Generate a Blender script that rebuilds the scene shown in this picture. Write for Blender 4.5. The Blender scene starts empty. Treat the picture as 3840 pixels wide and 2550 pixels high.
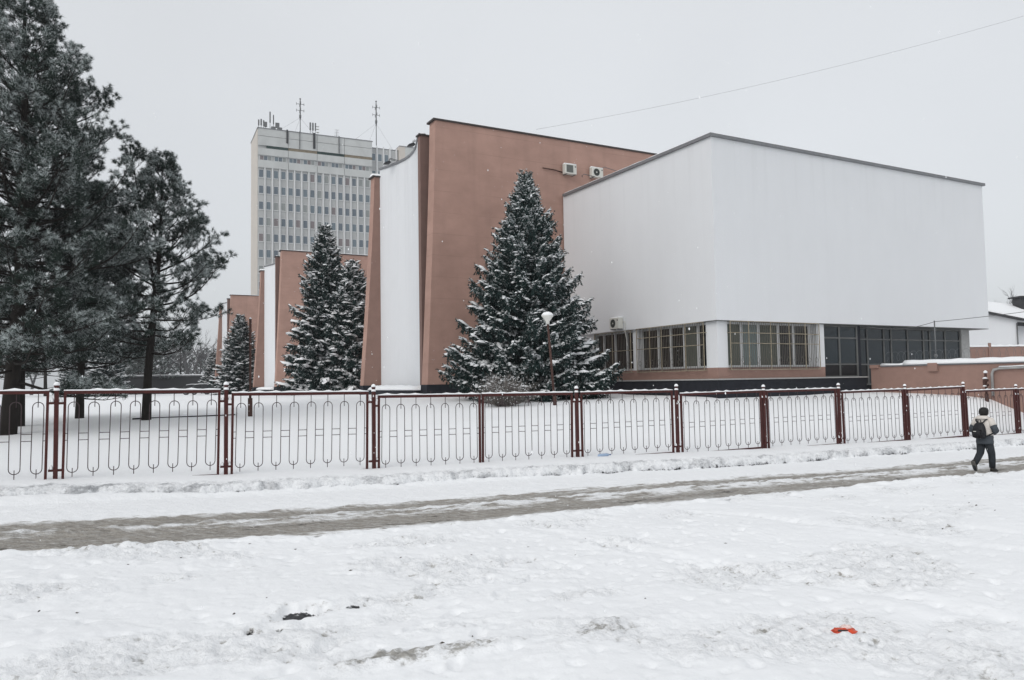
import bpy, math, random
import numpy as np
from mathutils import Vector, Matrix

C = bpy.context.scene
COL = C.collection
R = math.radians
rng = np.random.default_rng(7)
random.seed(7)

# ------------------------------------------------------------------ camera
CAM_H = 2.4
pitch, roll = R(3.17), R(0.95)
fw = Vector((0, math.cos(pitch), math.sin(pitch)))
up0 = Vector((0, -math.sin(pitch), math.cos(pitch)))
r0 = Vector((1, 0, 0))
cr = math.cos(roll) * r0 - math.sin(roll) * up0
cu = math.sin(roll) * r0 + math.cos(roll) * up0
cd = bpy.data.cameras.new('camera'); cd.lens = 27; cd.sensor_width = 36
cd.clip_start = 0.1; cd.clip_end = 3000
cam = bpy.data.objects.new('camera', cd); COL.objects.link(cam)
cam.matrix_world = Matrix(((cr.x, cu.x, -fw.x, 0), (cr.y, cu.y, -fw.y, 0), (cr.z, cu.z, -fw.z, CAM_H), (0, 0, 0, 1)))
C.camera = cam

# ------------------------------------------------------------------ overcast sky
SUN_EL, SUN_AZ = R(38), R(215)          # azimuth clockwise from +Y: behind the camera, to the left
w = bpy.data.worlds.new('World'); C.world = w; w.use_nodes = True
nt = w.node_tree; nt.nodes.clear()
def N(t, **k):
    n = nt.nodes.new(t)
    for a, b in k.items(): setattr(n, a, b)
    return n
sky = N('ShaderNodeTexSky', sky_type='NISHITA', sun_disc=False, sun_elevation=SUN_EL, sun_rotation=SUN_AZ, air_density=1.0, dust_density=4.0, ozone_density=1.0)
hs = N('ShaderNodeHueSaturation'); hs.inputs['Saturation'].default_value = 0.25
nt.links.new(sky.outputs[0], hs.inputs['Color'])
bg1 = N('ShaderNodeBackground'); bg1.inputs['Strength'].default_value = 0.05
nt.links.new(hs.outputs[0], bg1.inputs[0])
# the cloud deck: brighter overhead than at the horizon, with faint unevenness
tc = N('ShaderNodeTexCoord'); sx = N('ShaderNodeSeparateXYZ'); nt.links.new(tc.outputs['Generated'], sx.inputs[0])
cl = N('ShaderNodeMath', operation='MAXIMUM'); cl.inputs[1].default_value = 0.0; nt.links.new(sx.outputs['Z'], cl.inputs[0])
ra = N('ShaderNodeValToRGB')
ra.color_ramp.elements[0].position = 0.0; ra.color_ramp.elements[0].color = (0.53, 0.555, 0.58, 1)
ra.color_ramp.elements[1].position = 1.0; ra.color_ramp.elements[1].color = (0.65, 0.66, 0.675, 1)
nt.links.new(cl.outputs[0], ra.inputs[0])
nz = N('ShaderNodeTexNoise'); nz.inputs['Scale'].default_value = 1.6; nz.inputs['Detail'].default_value = 3
mp = N('ShaderNodeMapRange'); mp.inputs['From Min'].default_value = 0.3; mp.inputs['From Max'].default_value = 0.7
mp.inputs['To Min'].default_value = 0.93; mp.inputs['To Max'].default_value = 1.08
nt.links.new(tc.outputs['Generated'], nz.inputs['Vector']); nt.links.new(nz.outputs[0], mp.inputs[0])
bg2 = N('ShaderNodeBackground'); nt.links.new(ra.outputs[0], bg2.inputs[0]); nt.links.new(mp.outputs[0], bg2.inputs[1])
ad = N('ShaderNodeAddShader'); nt.links.new(bg1.outputs[0], ad.inputs[0]); nt.links.new(bg2.outputs[0], ad.inputs[1])
wo = N('ShaderNodeOutputWorld'); nt.links.new(ad.outputs[0], wo.inputs[0])

sl = bpy.data.lights.new('sun', 'SUN'); sl.energy = 0.5; sl.angle = R(40); sl.color = (1, 0.97, 0.93)
so = bpy.data.objects.new('sun', sl); COL.objects.link(so)
sdir = Vector((math.sin(SUN_AZ) * math.cos(SUN_EL), math.cos(SUN_AZ) * math.cos(SUN_EL), math.sin(SUN_EL)))
so.rotation_euler = sdir.to_track_quat('Z', 'Y').to_euler()

C.view_settings.view_transform = 'Standard'; C.view_settings.look = 'None'
C.view_settings.exposure = 0.0; C.view_settings.gamma = 1.0; C.view_settings.use_curve_mapping = False

# ------------------------------------------------------------------ helpers
class Frame:
    def __init__(s, deg): s.t = R(deg); s.c, s.s = math.cos(s.t), math.sin(s.t)
    def w(s, u, v, z=0): return Vector((u * s.c - v * s.s, u * s.s + v * s.c, z))
    def inv(s, x, y): return x * s.c + y * s.s, -x * s.s + y * s.c
ST = Frame(26.5)      # the street, the fence
BF = Frame(28.5)      # the halls
TF = Frame(25.5)      # the tower

def root(name, label, cat, loc=(0, 0, 0), rot=0.0, group=None):
    o = bpy.data.objects.new(name, None); COL.objects.link(o); o.empty_display_size = .3
    o.location = loc; o.rotation_euler = (0, 0, rot)
    return tag(o, label, cat, group)
def tag(o, label=None, cat=None, group=None, kind=None):
    if label: o['label'] = label
    if cat: o['category'] = cat
    if group: o['group'] = group
    if kind: o['kind'] = kind
    return o
def kids(o): return [c for c in bpy.data.objects if c.parent == o]
def copy_tree(o, parent=None):
    c = o.copy(); COL.objects.link(c)
    c.parent = parent
    for ch in kids(o): copy_tree(ch, c)
    return c
def inst(src, parent, loc=None, rot=None, scale=None, name=None):
    c = src.copy(); COL.objects.link(c); c.parent = parent
    if loc is not None: c.location = loc
    if rot is not None: c.rotation_euler = rot
    if scale is not None: c.scale = scale
    return c

class MB:
    """collects shapes, builds ONE mesh object"""
    def __init__(s): s.v = []; s.f = []; s.m = []; s.sm = []
    def add(s, vs, fs, m=0, smooth=False):
        b = len(s.v); s.v += [tuple(p) for p in vs]
        for f in fs: s.f.append(tuple(i + b for i in f)); s.m.append(m); s.sm.append(smooth)
        return s
    def box(s, x0, x1, y0, y1, z0, z1, m=0):
        v = [(x0, y0, z0), (x1, y0, z0), (x1, y1, z0), (x0, y1, z0), (x0, y0, z1), (x1, y0, z1), (x1, y1, z1), (x0, y1, z1)]
        return s.add(v, [(3, 2, 1, 0), (4, 5, 6, 7), (0, 1, 5, 4), (1, 2, 6, 5), (2, 3, 7, 6), (3, 0, 4, 7)], m)
    def cham(s, x0, x1, y0, y1, z0, z1, c, m=0):
        """box with chamfered vertical edges and top"""
        def ring(d, z): 
            a, b_, e, f = x0 + d, x1 - d, y0 + d, y1 - d
            k = c
            return [(a + k, e, z), (b_ - k, e, z), (b_, e + k, z), (b_, f - k, z), (b_ - k, f, z), (a + k, f, z), (a, f - k, z), (a, e + k, z)]
        v = ring(0, z0) + ring(0, z1 - c) + ring(c * .6, z1)
        fs = [tuple(range(7, -1, -1)), tuple(range(16, 24))]
        for r in (0, 8):
            for i in range(8): fs.append((r + i, r + (i + 1) % 8, r + 8 + (i + 1) % 8, r + 8 + i))
        return s.add(v, fs, m)
    def tube(s, pts, rad, n=6, m=0, smooth=True, caps=True):
        pts = [Vector(p) for p in pts]
        if not hasattr(rad, '__len__'): rad = [rad] * len(pts)
        vs = []; up = Vector((0, 0, 1)); prev = None
        for i, p in enumerate(pts):
            d = (pts[min(i + 1, len(pts) - 1)] - pts[max(i - 1, 0)]).normalized()
            if prev is None:
                a = d.cross(up) if abs(d.z) < .95 else d.cross(Vector((1, 0, 0)))
            else:
                a = prev - d * prev.dot(d)
            a.normalize(); b = d.cross(a); prev = a
            for k in range(n):
                t = 2 * math.pi * k / n
                vs.append(p + (a * math.cos(t) + b * math.sin(t)) * rad[i])
        fs = []
        for i in range(len(pts) - 1):
            for k in range(n): fs.append((i * n + k, i * n + (k + 1) % n, (i + 1) * n + (k + 1) % n, (i + 1) * n + k))
        s.add(vs, fs, m, smooth)
        if caps:
            b = len(s.v) - len(vs)
            s.f.append(tuple(b + k for k in range(n - 1, -1, -1))); s.m.append(m); s.sm.append(False)
            e = b + (len(pts) - 1) * n
            s.f.append(tuple(e + k for k in range(n))); s.m.append(m); s.sm.append(False)
        return s
    def lathe(s, prof, n=12, cen=(0, 0, 0), m=0, smooth=True, sx=1, sy=1):
        vs = []
        for r, z in prof:
            for k in range(n):
                t = 2 * math.pi * k / n
                vs.append((cen[0] + r * sx * math.cos(t), cen[1] + r * sy * math.sin(t), cen[2] + z))
        fs = []
        for i in range(len(prof) - 1):
            for k in range(n): fs.append((i * n + k, i * n + (k + 1) % n, (i + 1) * n + (k + 1) % n, (i + 1) * n + k))
        fs.append(tuple(range(n - 1, -1, -1))); fs.append(tuple((len(prof) - 1) * n + k for k in range(n)))
        return s.add(vs, fs, m, smooth)
    def prism(s, poly, y0, y1, m=0):
        """poly in (x,z), extruded along y"""
        n = len(poly)
        v = [(x, y0, z) for x, z in poly] + [(x, y1, z) for x, z in poly]
        fs = [tuple(range(n)), tuple(range(2 * n - 1, n - 1, -1))]
        for i in range(n): fs.append((i, i + n, (i + 1) % n + n, (i + 1) % n))
        return s.add(v, fs, m)
    def loft(s, rings, m=0, smooth=True, caps=True):
        n = len(rings[0]); vs = [p for r in rings for p in r]; fs = []
        for i in range(len(rings) - 1):
            for k in range(n): fs.append((i * n + k, i * n + (k + 1) % n, (i + 1) * n + (k + 1) % n, (i + 1) * n + k))
        s.add(vs, fs, m, smooth)
        if caps:
            b = len(s.v) - len(vs)
            s.f.append(tuple(b + k for k in range(n - 1, -1, -1))); s.m.append(m); s.sm.append(smooth)
            e = b + (len(rings) - 1) * n
            s.f.append(tuple(e + k for k in range(n))); s.m.append(m); s.sm.append(smooth)
        return s
    def build(s, name, mats, parent=None, loc=None):
        me = bpy.data.meshes.new(name); me.from_pydata(s.v, [], s.f)
        if not isinstance(mats, (list, tuple)): mats = [mats]
        for m in mats: me.materials.append(m)
        me.polygons.foreach_set('material_index', s.m); me.polygons.foreach_set('use_smooth', s.sm)
        me.validate(); me.update()
        import bmesh
        bm = bmesh.new(); bm.from_mesh(me); bmesh.ops.recalc_face_normals(bm, faces=bm.faces); bm.to_mesh(me); bm.free()
        o = bpy.data.objects.new(name, me); COL.objects.link(o)
        if parent: o.parent = parent
        if loc is not None: o.location = loc
        return o

def np_mesh(name, verts, faces, mats, midx=None, parent=None, smooth=False, attrs=None):
    verts = np.asarray(verts, np.float32); faces = np.asarray(faces, np.int32)
    me = bpy.data.meshes.new(name); k = faces.shape[1]
    me.vertices.add(len(verts)); me.vertices.foreach_set('co', verts.ravel())
    me.loops.add(faces.size); me.loops.foreach_set('vertex_index', faces.ravel())
    me.polygons.add(len(faces)); me.polygons.foreach_set('loop_start', np.arange(0, faces.size, k, dtype=np.int32))
    if midx is not None: me.polygons.foreach_set('material_index', np.asarray(midx, np.int32))
    me.polygons.foreach_set('use_smooth', np.full(len(faces), smooth))
    if not isinstance(mats, (list, tuple)): mats = [mats]
    for m in mats: me.materials.append(m)
    if attrs:
        for an, av in attrs.items():
            a = me.attributes.new(an, 'FLOAT', 'POINT'); a.data.foreach_set('value', np.asarray(av, np.float32))
    me.update(calc_edges=True)
    o = bpy.data.objects.new(name, me); COL.objects.link(o)
    if parent: o.parent = parent
    return o

# gradient noise on arrays
_perm = np.random.default_rng(3).permutation(4096)
_ang = np.random.default_rng(4).uniform(0, 2 * np.pi, 4096); _gx, _gy = np.cos(_ang), np.sin(_ang)
def pn(x, y, seed=0):
    xi = np.floor(x).astype(np.int64); yi = np.floor(y).astype(np.int64); xf = x - xi; yf = y - yi
    u = xf * xf * xf * (xf * (xf * 6 - 15) + 10); v = yf * yf * yf * (yf * (yf * 6 - 15) + 10)
    def g(ix, iy, dx, dy):
        h = _perm[(_perm[(ix + seed * 131) & 4095] + iy) & 4095]
        return _gx[h] * dx + _gy[h] * dy
    a = g(xi, yi, xf, yf); b = g(xi + 1, yi, xf - 1, yf); c = g(xi, yi + 1, xf, yf - 1); d = g(xi + 1, yi + 1, xf - 1, yf - 1)
    return 1.5 * ((a * (1 - u) + b * u) * (1 - v) + (c * (1 - u) + d * u) * v)
def fbm(x, y, o=4, seed=0, g=.5):
    r = 0; a = 1
    for i in range(o): r = r + a * pn(x * 2 ** i + i * 17.3, y * 2 ** i - i * 9.1, seed + i); a *= g
    return r
def sstep(a, b, x):
    t = np.clip((x - a) / (b - a), 0, 1); return t * t * (3 - 2 * t)

# ------------------------------------------------------------------ materials
def mat(name, col, rough=.7, metal=0.0, spec=.3, noise=0.0, nscale=4.0, bump=0.0, bscale=30.0, stretch=(1, 1, 1), fn=None):
    m = bpy.data.materials.new(name); m.use_nodes = True; t = m.node_tree; b = t.nodes['Principled BSDF']
    b.inputs['Roughness'].default_value = rough; b.inputs['Metallic'].default_value = metal
    b.inputs['Specular IOR Level'].default_value = spec
    b.inputs['Base Color'].default_value = (*col, 1)
    tcn = t.nodes.new('ShaderNodeTexCoord'); mpn = t.nodes.new('ShaderNodeMapping'); mpn.inputs['Scale'].default_value = stretch
    t.links.new(tcn.outputs['Object'], mpn.inputs[0])
    if noise:
        n = t.nodes.new('ShaderNodeTexNoise'); n.inputs['Scale'].default_value = nscale; n.inputs['Detail'].default_value = 5; n.inputs['Roughness'].default_value = .65
        t.links.new(mpn.outputs[0], n.inputs['Vector'])
        mr = t.nodes.new('ShaderNodeMapRange'); mr.inputs['From Min'].default_value = .25; mr.inputs['From Max'].default_value = .75
        mr.inputs['To Min'].default_value = 1 - noise; mr.inputs['To Max'].default_value = 1 + noise
        t.links.new(n.outputs[0], mr.inputs[0])
        mx = t.nodes.new('ShaderNodeMix'); mx.data_type = 'RGBA'; mx.blend_type = 'MULTIPLY'; mx.inputs[0].default_value = 1
        mx.inputs[6].default_value = (*col, 1); t.links.new(mr.outputs[0], mx.inputs[7]); t.links.new(mx.outputs[2], b.inputs['Base Color'])
    if bump:
        n2 = t.nodes.new('ShaderNodeTexNoise'); n2.inputs['Scale'].default_value = bscale; n2.inputs['Detail'].default_value = 4
        t.links.new(mpn.outputs[0], n2.inputs['Vector'])
        bp = t.nodes.new('ShaderNodeBump'); bp.inputs['Strength'].default_value = bump; bp.inputs['Distance'].default_value = .02
        t.links.new(n2.outputs[0], bp.inputs['Height']); t.links.new(bp.outputs[0], b.inputs['Normal'])
    if fn: fn(m, t, b, mpn)
    return m

def ground_fn(dirt_shade_col, wet_shade_col, streak=.7, amp=2.2, lohi=(.35, .95)):
    def fn(m, t, b, mpn):
        def attr(n):
            a = t.nodes.new('ShaderNodeAttribute'); a.attribute_name = n; return a.outputs['Fac']
        ns = t.nodes.new('ShaderNodeTexNoise'); ns.inputs['Scale'].default_value = 17; ns.inputs['Detail'].default_value = 7; ns.inputs['Roughness'].default_value = .72
        mp0 = t.nodes.new('ShaderNodeMapping'); mp0.inputs['Rotation'].default_value = (0, 0, -R(26.5)); mp0.inputs['Scale'].default_value = (streak, 1, 1)
        t.links.new(mpn.outputs[0], mp0.inputs[0]); t.links.new(mp0.outputs[0], ns.inputs['Vector'])
        def breakup(sock, lo, hi):
            ad = t.nodes.new('ShaderNodeMath'); ad.operation = 'MULTIPLY_ADD'; ad.inputs[1].default_value = amp; ad.inputs[2].default_value = -amp / 2
            t.links.new(ns.outputs[0], ad.inputs[0])
            su = t.nodes.new('ShaderNodeMath'); su.operation = 'ADD'; t.links.new(sock, su.inputs[0]); t.links.new(ad.outputs[0], su.inputs[1])
            mu = t.nodes.new('ShaderNodeMath'); mu.operation = 'GREATER_THAN'; mu.inputs[1].default_value = .001; t.links.new(sock, mu.inputs[0])
            r = t.nodes.new('ShaderNodeMapRange'); r.interpolation_type = 'SMOOTHSTEP'; r.inputs['From Min'].default_value = lo; r.inputs['From Max'].default_value = hi
            t.links.new(su.outputs[0], r.inputs[0])
            m2 = t.nodes.new('ShaderNodeMath'); m2.operation = 'MULTIPLY'; t.links.new(r.outputs[0], m2.inputs[0]); t.links.new(mu.outputs[0], m2.inputs[1])
            return m2.outputs[0]
        def mixc(fac, a, c):
            x = t.nodes.new('ShaderNodeMix'); x.data_type = 'RGBA'; t.links.new(fac, x.inputs[0])
            if hasattr(a, 'is_linked'): t.links.new(a, x.inputs[6])
            else: x.inputs[6].default_value = (*a, 1)
            x.inputs[7].default_value = (*c, 1); return x.outputs[2]
        d = breakup(attr('dirt_shade'), *lohi); wv = breakup(attr('wet_shade'), .35, .6)
        c = mixc(d, (.86, .875, .89), dirt_shade_col); c = mixc(wv, c, wet_shade_col)
        # grains and flecks of grit
        n3 = t.nodes.new('ShaderNodeTexNoise'); n3.inputs['Scale'].default_value = 21; n3.inputs['Detail'].default_value = 5; n3.inputs['Roughness'].default_value = .75
        mp3 = t.nodes.new('ShaderNodeMapping'); mp3.inputs['Rotation'].default_value = (0, 0, -R(26.5)); mp3.inputs['Scale'].default_value = (streak, 1, 1)
        t.links.new(mpn.outputs[0], mp3.inputs[0]); t.links.new(mp3.outputs[0], n3.inputs['Vector'])
        r3 = t.nodes.new('ShaderNodeMapRange'); r3.inputs['From Min'].default_value = .30; r3.inputs['From Max'].default_value = .70; r3.inputs['To Min'].default_value = 1.4; r3.inputs['To Max'].default_value = .55
        t.links.new(n3.outputs[0], r3.inputs[0])
        x3 = t.nodes.new('ShaderNodeMix'); x3.data_type = 'RGBA'; x3.blend_type = 'MULTIPLY'; x3.inputs[0].default_value = 1; t.links.new(c, x3.inputs[6]); t.links.new(r3.outputs[0], x3.inputs[7])
        x4 = t.nodes.new('ShaderNodeMix'); x4.data_type = 'RGBA'; t.links.new(c, x4.inputs[6]); t.links.new(x3.outputs[2], x4.inputs[7]); t.links.new(d, x4.inputs[0]); c = x4.outputs[2]
        t.links.new(c, b.inputs['Base Color'])
        rr = t.nodes.new('ShaderNodeMapRange'); rr.inputs['To Min'].default_value = .65; rr.inputs['To Max'].default_value = .5
        t.links.new(wv, rr.inputs[0]); t.links.new(rr.outputs[0], b.inputs['Roughness'])
        # crumbly fine relief
        n1 = t.nodes.new('ShaderNodeTexNoise'); n1.inputs['Scale'].default_value = 20; n1.inputs['Detail'].default_value = 6; n1.inputs['Roughness'].default_value = .62
        t.links.new(mpn.outputs[0], n1.inputs['Vector'])
        ru = attr('rough')
        bp = t.nodes.new('ShaderNodeBump'); bp.inputs['Distance'].default_value = .05
        t.links.new(ru, bp.inputs['Strength']); t.links.new(n1.outputs[0], bp.inputs['Height']); t.links.new(bp.outputs[0], b.inputs['Normal'])
    return fn

M = {}
M['ground'] = mat('trodden_snow', (.86, .875, .89), .65, spec=.25, fn=ground_fn((.36, .35, .325), (.014, .015, .018)))
M['bank'] = mat('bank_snow', (.86, .875, .89), .65, spec=.25, fn=ground_fn((.36, .37, .385), (.012, .012, .014), .8, 1.6, (.15, 1.1)))  # grey for the bank face, near-black for the painted shade at its foot
M['road'] = mat('slushy_road', (.86, .875, .89), .6, spec=.3, fn=ground_fn((.30, .28, .25), (.085, .078, .068), .30, 1.4, (.22, 1.0)))
M['snow'] = mat('fresh_snow', (.87, .885, .90), .7, spec=.2, bump=.25, bscale=18)
def courses(m, t, b, mpn):
    src = b.inputs['Base Color'].links[0].from_socket
    tcn = t.nodes.new('ShaderNodeTexCoord'); sp = t.nodes.new('ShaderNodeSeparateXYZ'); t.links.new(tcn.outputs['Object'], sp.inputs[0])
    def M_(op, a, v=None):
        n = t.nodes.new('ShaderNodeMath'); n.operation = op; t.links.new(a, n.inputs[0])
        if v is not None: n.inputs[1].default_value = v
        return n.outputs[0]
    f = M_('FRACT', M_('DIVIDE', sp.outputs['Z'], 1.14)); g_ = M_('LESS_THAN', f, .03)
    nn = t.nodes.new('ShaderNodeTexNoise'); nn.inputs['Scale'].default_value = .35; t.links.new(tcn.outputs['Object'], nn.inputs['Vector'])
    k = t.nodes.new('ShaderNodeMath'); k.operation = 'MULTIPLY'; t.links.new(g_, k.inputs[0]); t.links.new(M_('SUBTRACT', nn.outputs[0], .35), k.inputs[1])
    k2 = M_('MULTIPLY', k.outputs[0], .9)
    mp_ = t.nodes.new('ShaderNodeMapping'); mp_.inputs['Scale'].default_value = (1.5, 1.5, .12); t.links.new(tcn.outputs['Object'], mp_.inputs[0])
    n5 = t.nodes.new('ShaderNodeTexNoise'); n5.inputs['Scale'].default_value = 1.0; n5.inputs['Detail'].default_value = 6; t.links.new(mp_.outputs[0], n5.inputs['Vector'])
    r5 = t.nodes.new('ShaderNodeMapRange'); r5.inputs['From Min'].default_value = .5; r5.inputs['From Max'].default_value = .8; r5.inputs['To Max'].default_value = .30; t.links.new(n5.outputs[0], r5.inputs[0])
    x5 = t.nodes.new('ShaderNodeMix'); x5.data_type = 'RGBA'; t.links.new(r5.outputs[0], x5.inputs[0]); t.links.new(src, x5.inputs[6]); x5.inputs[7].default_value = (.20, .135, .115, 1); src = x5.outputs[2]
    x = t.nodes.new('ShaderNodeMix'); x.data_type = 'RGBA'; t.links.new(k2, x.inputs[0]); t.links.new(src, x.inputs[6]); x.inputs[7].default_value = (.15, .10, .085, 1)
    t.links.new(x.outputs[2], b.inputs['Base Color'])
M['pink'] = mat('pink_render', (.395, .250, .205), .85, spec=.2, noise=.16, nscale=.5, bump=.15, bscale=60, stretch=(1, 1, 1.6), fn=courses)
M['pink2'] = mat('pink_render_dimmed', (.30, .192, .160), .85, spec=.2, noise=.10, nscale=2.2, bump=.2, bscale=40)  # hall pink with a darkened colour, offsetting snow bounce on low walls
def drips(m, t, b, mpn):
    """faint grey run-off stains below the roof edge and hairline render joints"""
    src = b.inputs['Base Color'].links[0].from_socket
    tcn = t.nodes.new('ShaderNodeTexCoord'); sp = t.nodes.new('ShaderNodeSeparateXYZ'); t.links.new(tcn.outputs['Object'], sp.inputs[0])
    mp_ = t.nodes.new('ShaderNodeMapping'); mp_.inputs['Scale'].default_value = (2.6, 2.6, .10); t.links.new(tcn.outputs['Object'], mp_.inputs[0])
    n_ = t.nodes.new('ShaderNodeTexNoise'); n_.inputs['Scale'].default_value = 1.0; n_.inputs['Detail'].default_value = 5; t.links.new(mp_.outputs[0], n_.inputs['Vector'])
    r1 = t.nodes.new('ShaderNodeMapRange'); r1.inputs['From Min'].default_value = .52; r1.inputs['From Max'].default_value = .78; t.links.new(n_.outputs[0], r1.inputs[0])
    r2 = t.nodes.new('ShaderNodeMapRange'); r2.inputs['From Min'].default_value = 9.5; r2.inputs['From Max'].default_value = 13.2; r2.inputs['To Min'].default_value = .15; t.links.new(sp.outputs['Z'], r2.inputs[0])
    mu = t.nodes.new('ShaderNodeMath'); mu.operation = 'MULTIPLY'; t.links.new(r1.outputs[0], mu.inputs[0]); t.links.new(r2.outputs[0], mu.inputs[1])
    m2 = t.nodes.new('ShaderNodeMath'); m2.operation = 'MULTIPLY'; m2.inputs[1].default_value = .20; t.links.new(mu.outputs[0], m2.inputs[0])
    x = t.nodes.new('ShaderNodeMix'); x.data_type = 'RGBA'; t.links.new(m2.outputs[0], x.inputs[0]); t.links.new(src, x.inputs[6]); x.inputs[7].default_value = (.42, .43, .435, 1)
    t.links.new(x.outputs[2], b.inputs['Base Color'])
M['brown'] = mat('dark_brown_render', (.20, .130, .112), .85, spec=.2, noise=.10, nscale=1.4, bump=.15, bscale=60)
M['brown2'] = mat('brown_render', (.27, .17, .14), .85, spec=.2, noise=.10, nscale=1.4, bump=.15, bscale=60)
M['white'] = mat('white_render', (.70, .715, .735), .85, spec=.2, noise=.022, nscale=.6, bump=.1, bscale=60, stretch=(1.2, 1.2, .6), fn=drips)
M['plinth'] = mat('charcoal_plinth', (.020, .022, .028), .75, spec=.15, noise=.25, nscale=3)
M['coping'] = mat('grey_metal_coping', (.21, .215, .225), .5, metal=.4, noise=.15, nscale=5)
M['dkcoping'] = mat('brown_coping', (.05, .042, .04), .6)
M['sill'] = mat('pale_concrete_sill', (.34, .34, .335), .8, noise=.15, nscale=6)
M['frame'] = mat('white_window_frame', (.60, .61, .62), .5)
M['dframe'] = mat('dark_steel_frame', (.11, .112, .11), .5, noise=.2, nscale=5)
M['glass'] = mat('dark_window_glass', (.008, .008, .010), .08, spec=.45)
M['gglass'] = mat('blue_grey_glass', (.010, .018, .024), .10, spec=.45, noise=.3, nscale=.7)
M['curtain'] = mat('pale_green_curtain', (.16, .20, .20), .6, spec=.3, noise=.15, nscale=9, stretch=(3, 3, .2))
M['blind'] = mat('olive_blind', (.09, .10, .085), .6, noise=.15, nscale=7, stretch=(3, 3, .2))
M['grille'] = mat('rusty_cream_grille', (.27, .235, .175), .7, noise=.45, nscale=7)
M['darkbar'] = mat('thin_dark_bar', (.115, .105, .09), .6)
M['fence'] = mat('oxblood_paint', (.058, .012, .010), .5, noise=.3, nscale=14)
M['bar'] = mat('dark_fence_bar', (.05, .032, .036), .5)
M['rust'] = mat('rusty_brown_pipe', (.065, .032, .026), .7, noise=.3, nscale=9)
M['conc'] = mat('tower_concrete', (.50, .515, .51), .85, noise=.10, nscale=.5, stretch=(1, 1, .5))
M['spandrel'] = mat('tower_spandrel', (.44, .45, .45), .85, noise=.08, nscale=.6)
M['cream'] = mat('tower_cream_side', (.56, .52, .475), .85, noise=.05, nscale=.3)
M['fin'] = mat('tower_pale_fin', (.66, .67, .675), .8)
M['joint'] = mat('tower_joint', (.20, .205, .205), .9)
M['greensign'] = mat('dark_green_band', (.022, .045, .042), .6)
M['ochre'] = mat('weathered_ochre_band', (.20, .17, .125), .8, noise=.3, nscale=1.5)
PANES = [mat('tower_pane_%s' % n, c, .15, spec=.4) for n, c in (('slate', (.125, .155, .185)), ('mauve', (.20, .175, .18)), ('mist', (.26, .28, .275)), ('steel', (.15, .19, .22)))]
M['metal'] = mat('grey_metal', (.16, .165, .17), .5, metal=.5)
M['dkmetal'] = mat('dark_metal', (.035, .036, .04), .5)
M['acwhite'] = mat('off_white_casing', (.58, .58, .54), .5)
M['acdark'] = mat('dark_fan', (.03, .035, .035), .5)
M['acgrill'] = mat('grey_fan_guard', (.13, .14, .125), .6)
M['lampglass'] = mat('white_lamp_shade', (.66, .66, .63), .4)
M['bark'] = mat('pine_bark', (.018, .015, .013), .9, noise=.4, nscale=8, bump=.6, bscale=14, stretch=(1, 1, .3))
M['needle'] = mat('pine_needles', (.026, .042, .034), .6, spec=.25)
M['frost'] = mat('frosted_needles', (.58, .63, .63), .7, spec=.2)
M['spruce'] = mat('spruce_needles', (.018, .038, .036), .6, spec=.25)
M['twig'] = mat('grey_twigs', (.165, .148, .135), .9)
M['ftwig'] = mat('far_bare_twigs', (.13, .13, .135), .9)
M['iron'] = mat('wire', (.11, .11, .115), .6)

# ------------------------------------------------------------------ ground heights (street frame)
FU = [-60, -14, -1.35, 1.68, 4.84, 10.06, 13.28, 16.4, 19.5, 22.5, 25.5, 28.5, 45, 120]
FZ = [1.2, .95, .72, .60, .52, .47, .41, .35, .33, .29, .26, .24, .16, .1]
def fz(us): return np.interp(us, FU, FZ)
YU = np.array([-60, -30, -10, -3, 1, 5, 10, 15, 22, 28, 31.4, 33, 45, 90])
YV = np.array([17.3, 19.3, 20.3, 21.5, 23, 26, 32, 38, 60, 120, 700])
YZ = np.array([
    [1.0, .98, .88, .78, .63, .52, .48, .39, .30, .25, .22, .21, .17, .1],
    [1.0, .98, .90, .80, .68, .60, .62, .60, .58, .62, .85, .95, .6, .5],
    [1.0, .98, .90, .82, .72, .68, .75, .80, .80, .90, 1.28, 1.38, 1.0, 1.0],
    [1.0, .98, .90, .84, .78, .78, .92, 1.02, 1.08, 1.18, 1.46, 1.50, 1.4, 1.3],
    [1.0, .98, .90, .87, .85, .90, 1.15, 1.25, 1.32, 1.42, 1.55, 1.57, 1.5, 1.5],
    [1.0, 1.0, .95, .92, .98, 1.06, 1.30, 1.50, 1.60, 1.62, 1.66, 1.68, 1.6, 1.6],
    [1.1, 1.05, 1.0, 1.04, 1.24, 1.22, 1.50, 1.70, 1.72, 1.7, 1.7, 1.7, 1.7, 1.7],
    [1.2, 1.2, 1.2, 1.25, 1.30, 1.36, 1.72, 1.9, 1.9, 1.9, 1.8, 1.8, 1.8, 1.8],
    [1.5, 1.5, 1.5, 1.5, 1.5, 1.55, 1.75, 1.8, 1.8, 1.8, 1.8, 1.8, 1.8, 1.8],
    [1.45] * 4 + [1.4] * 3 + [1.6] * 7,
    [1.5] * 14])
def yard_z(us, vs):
    iu = np.clip(np.searchsorted(YU, us) - 1, 0, len(YU) - 2); iv = np.clip(np.searchsorted(YV, vs) - 1, 0, len(YV) - 2)
    a = np.clip((us - YU[iu]) / (YU[iu + 1] - YU[iu]), 0, 1); b = np.clip((vs - YV[iv]) / (YV[iv + 1] - YV[iv]), 0, 1)
    return (YZ[iv, iu] * (1 - a) + YZ[iv, iu + 1] * a) * (1 - b) + (YZ[iv + 1, iu] * (1 - a) + YZ[iv + 1, iu + 1] * a) * b
VN, VB, VFN = 11.22, 15.72, 17.03     # near road edge, foot of the snow bank, fence line

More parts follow.
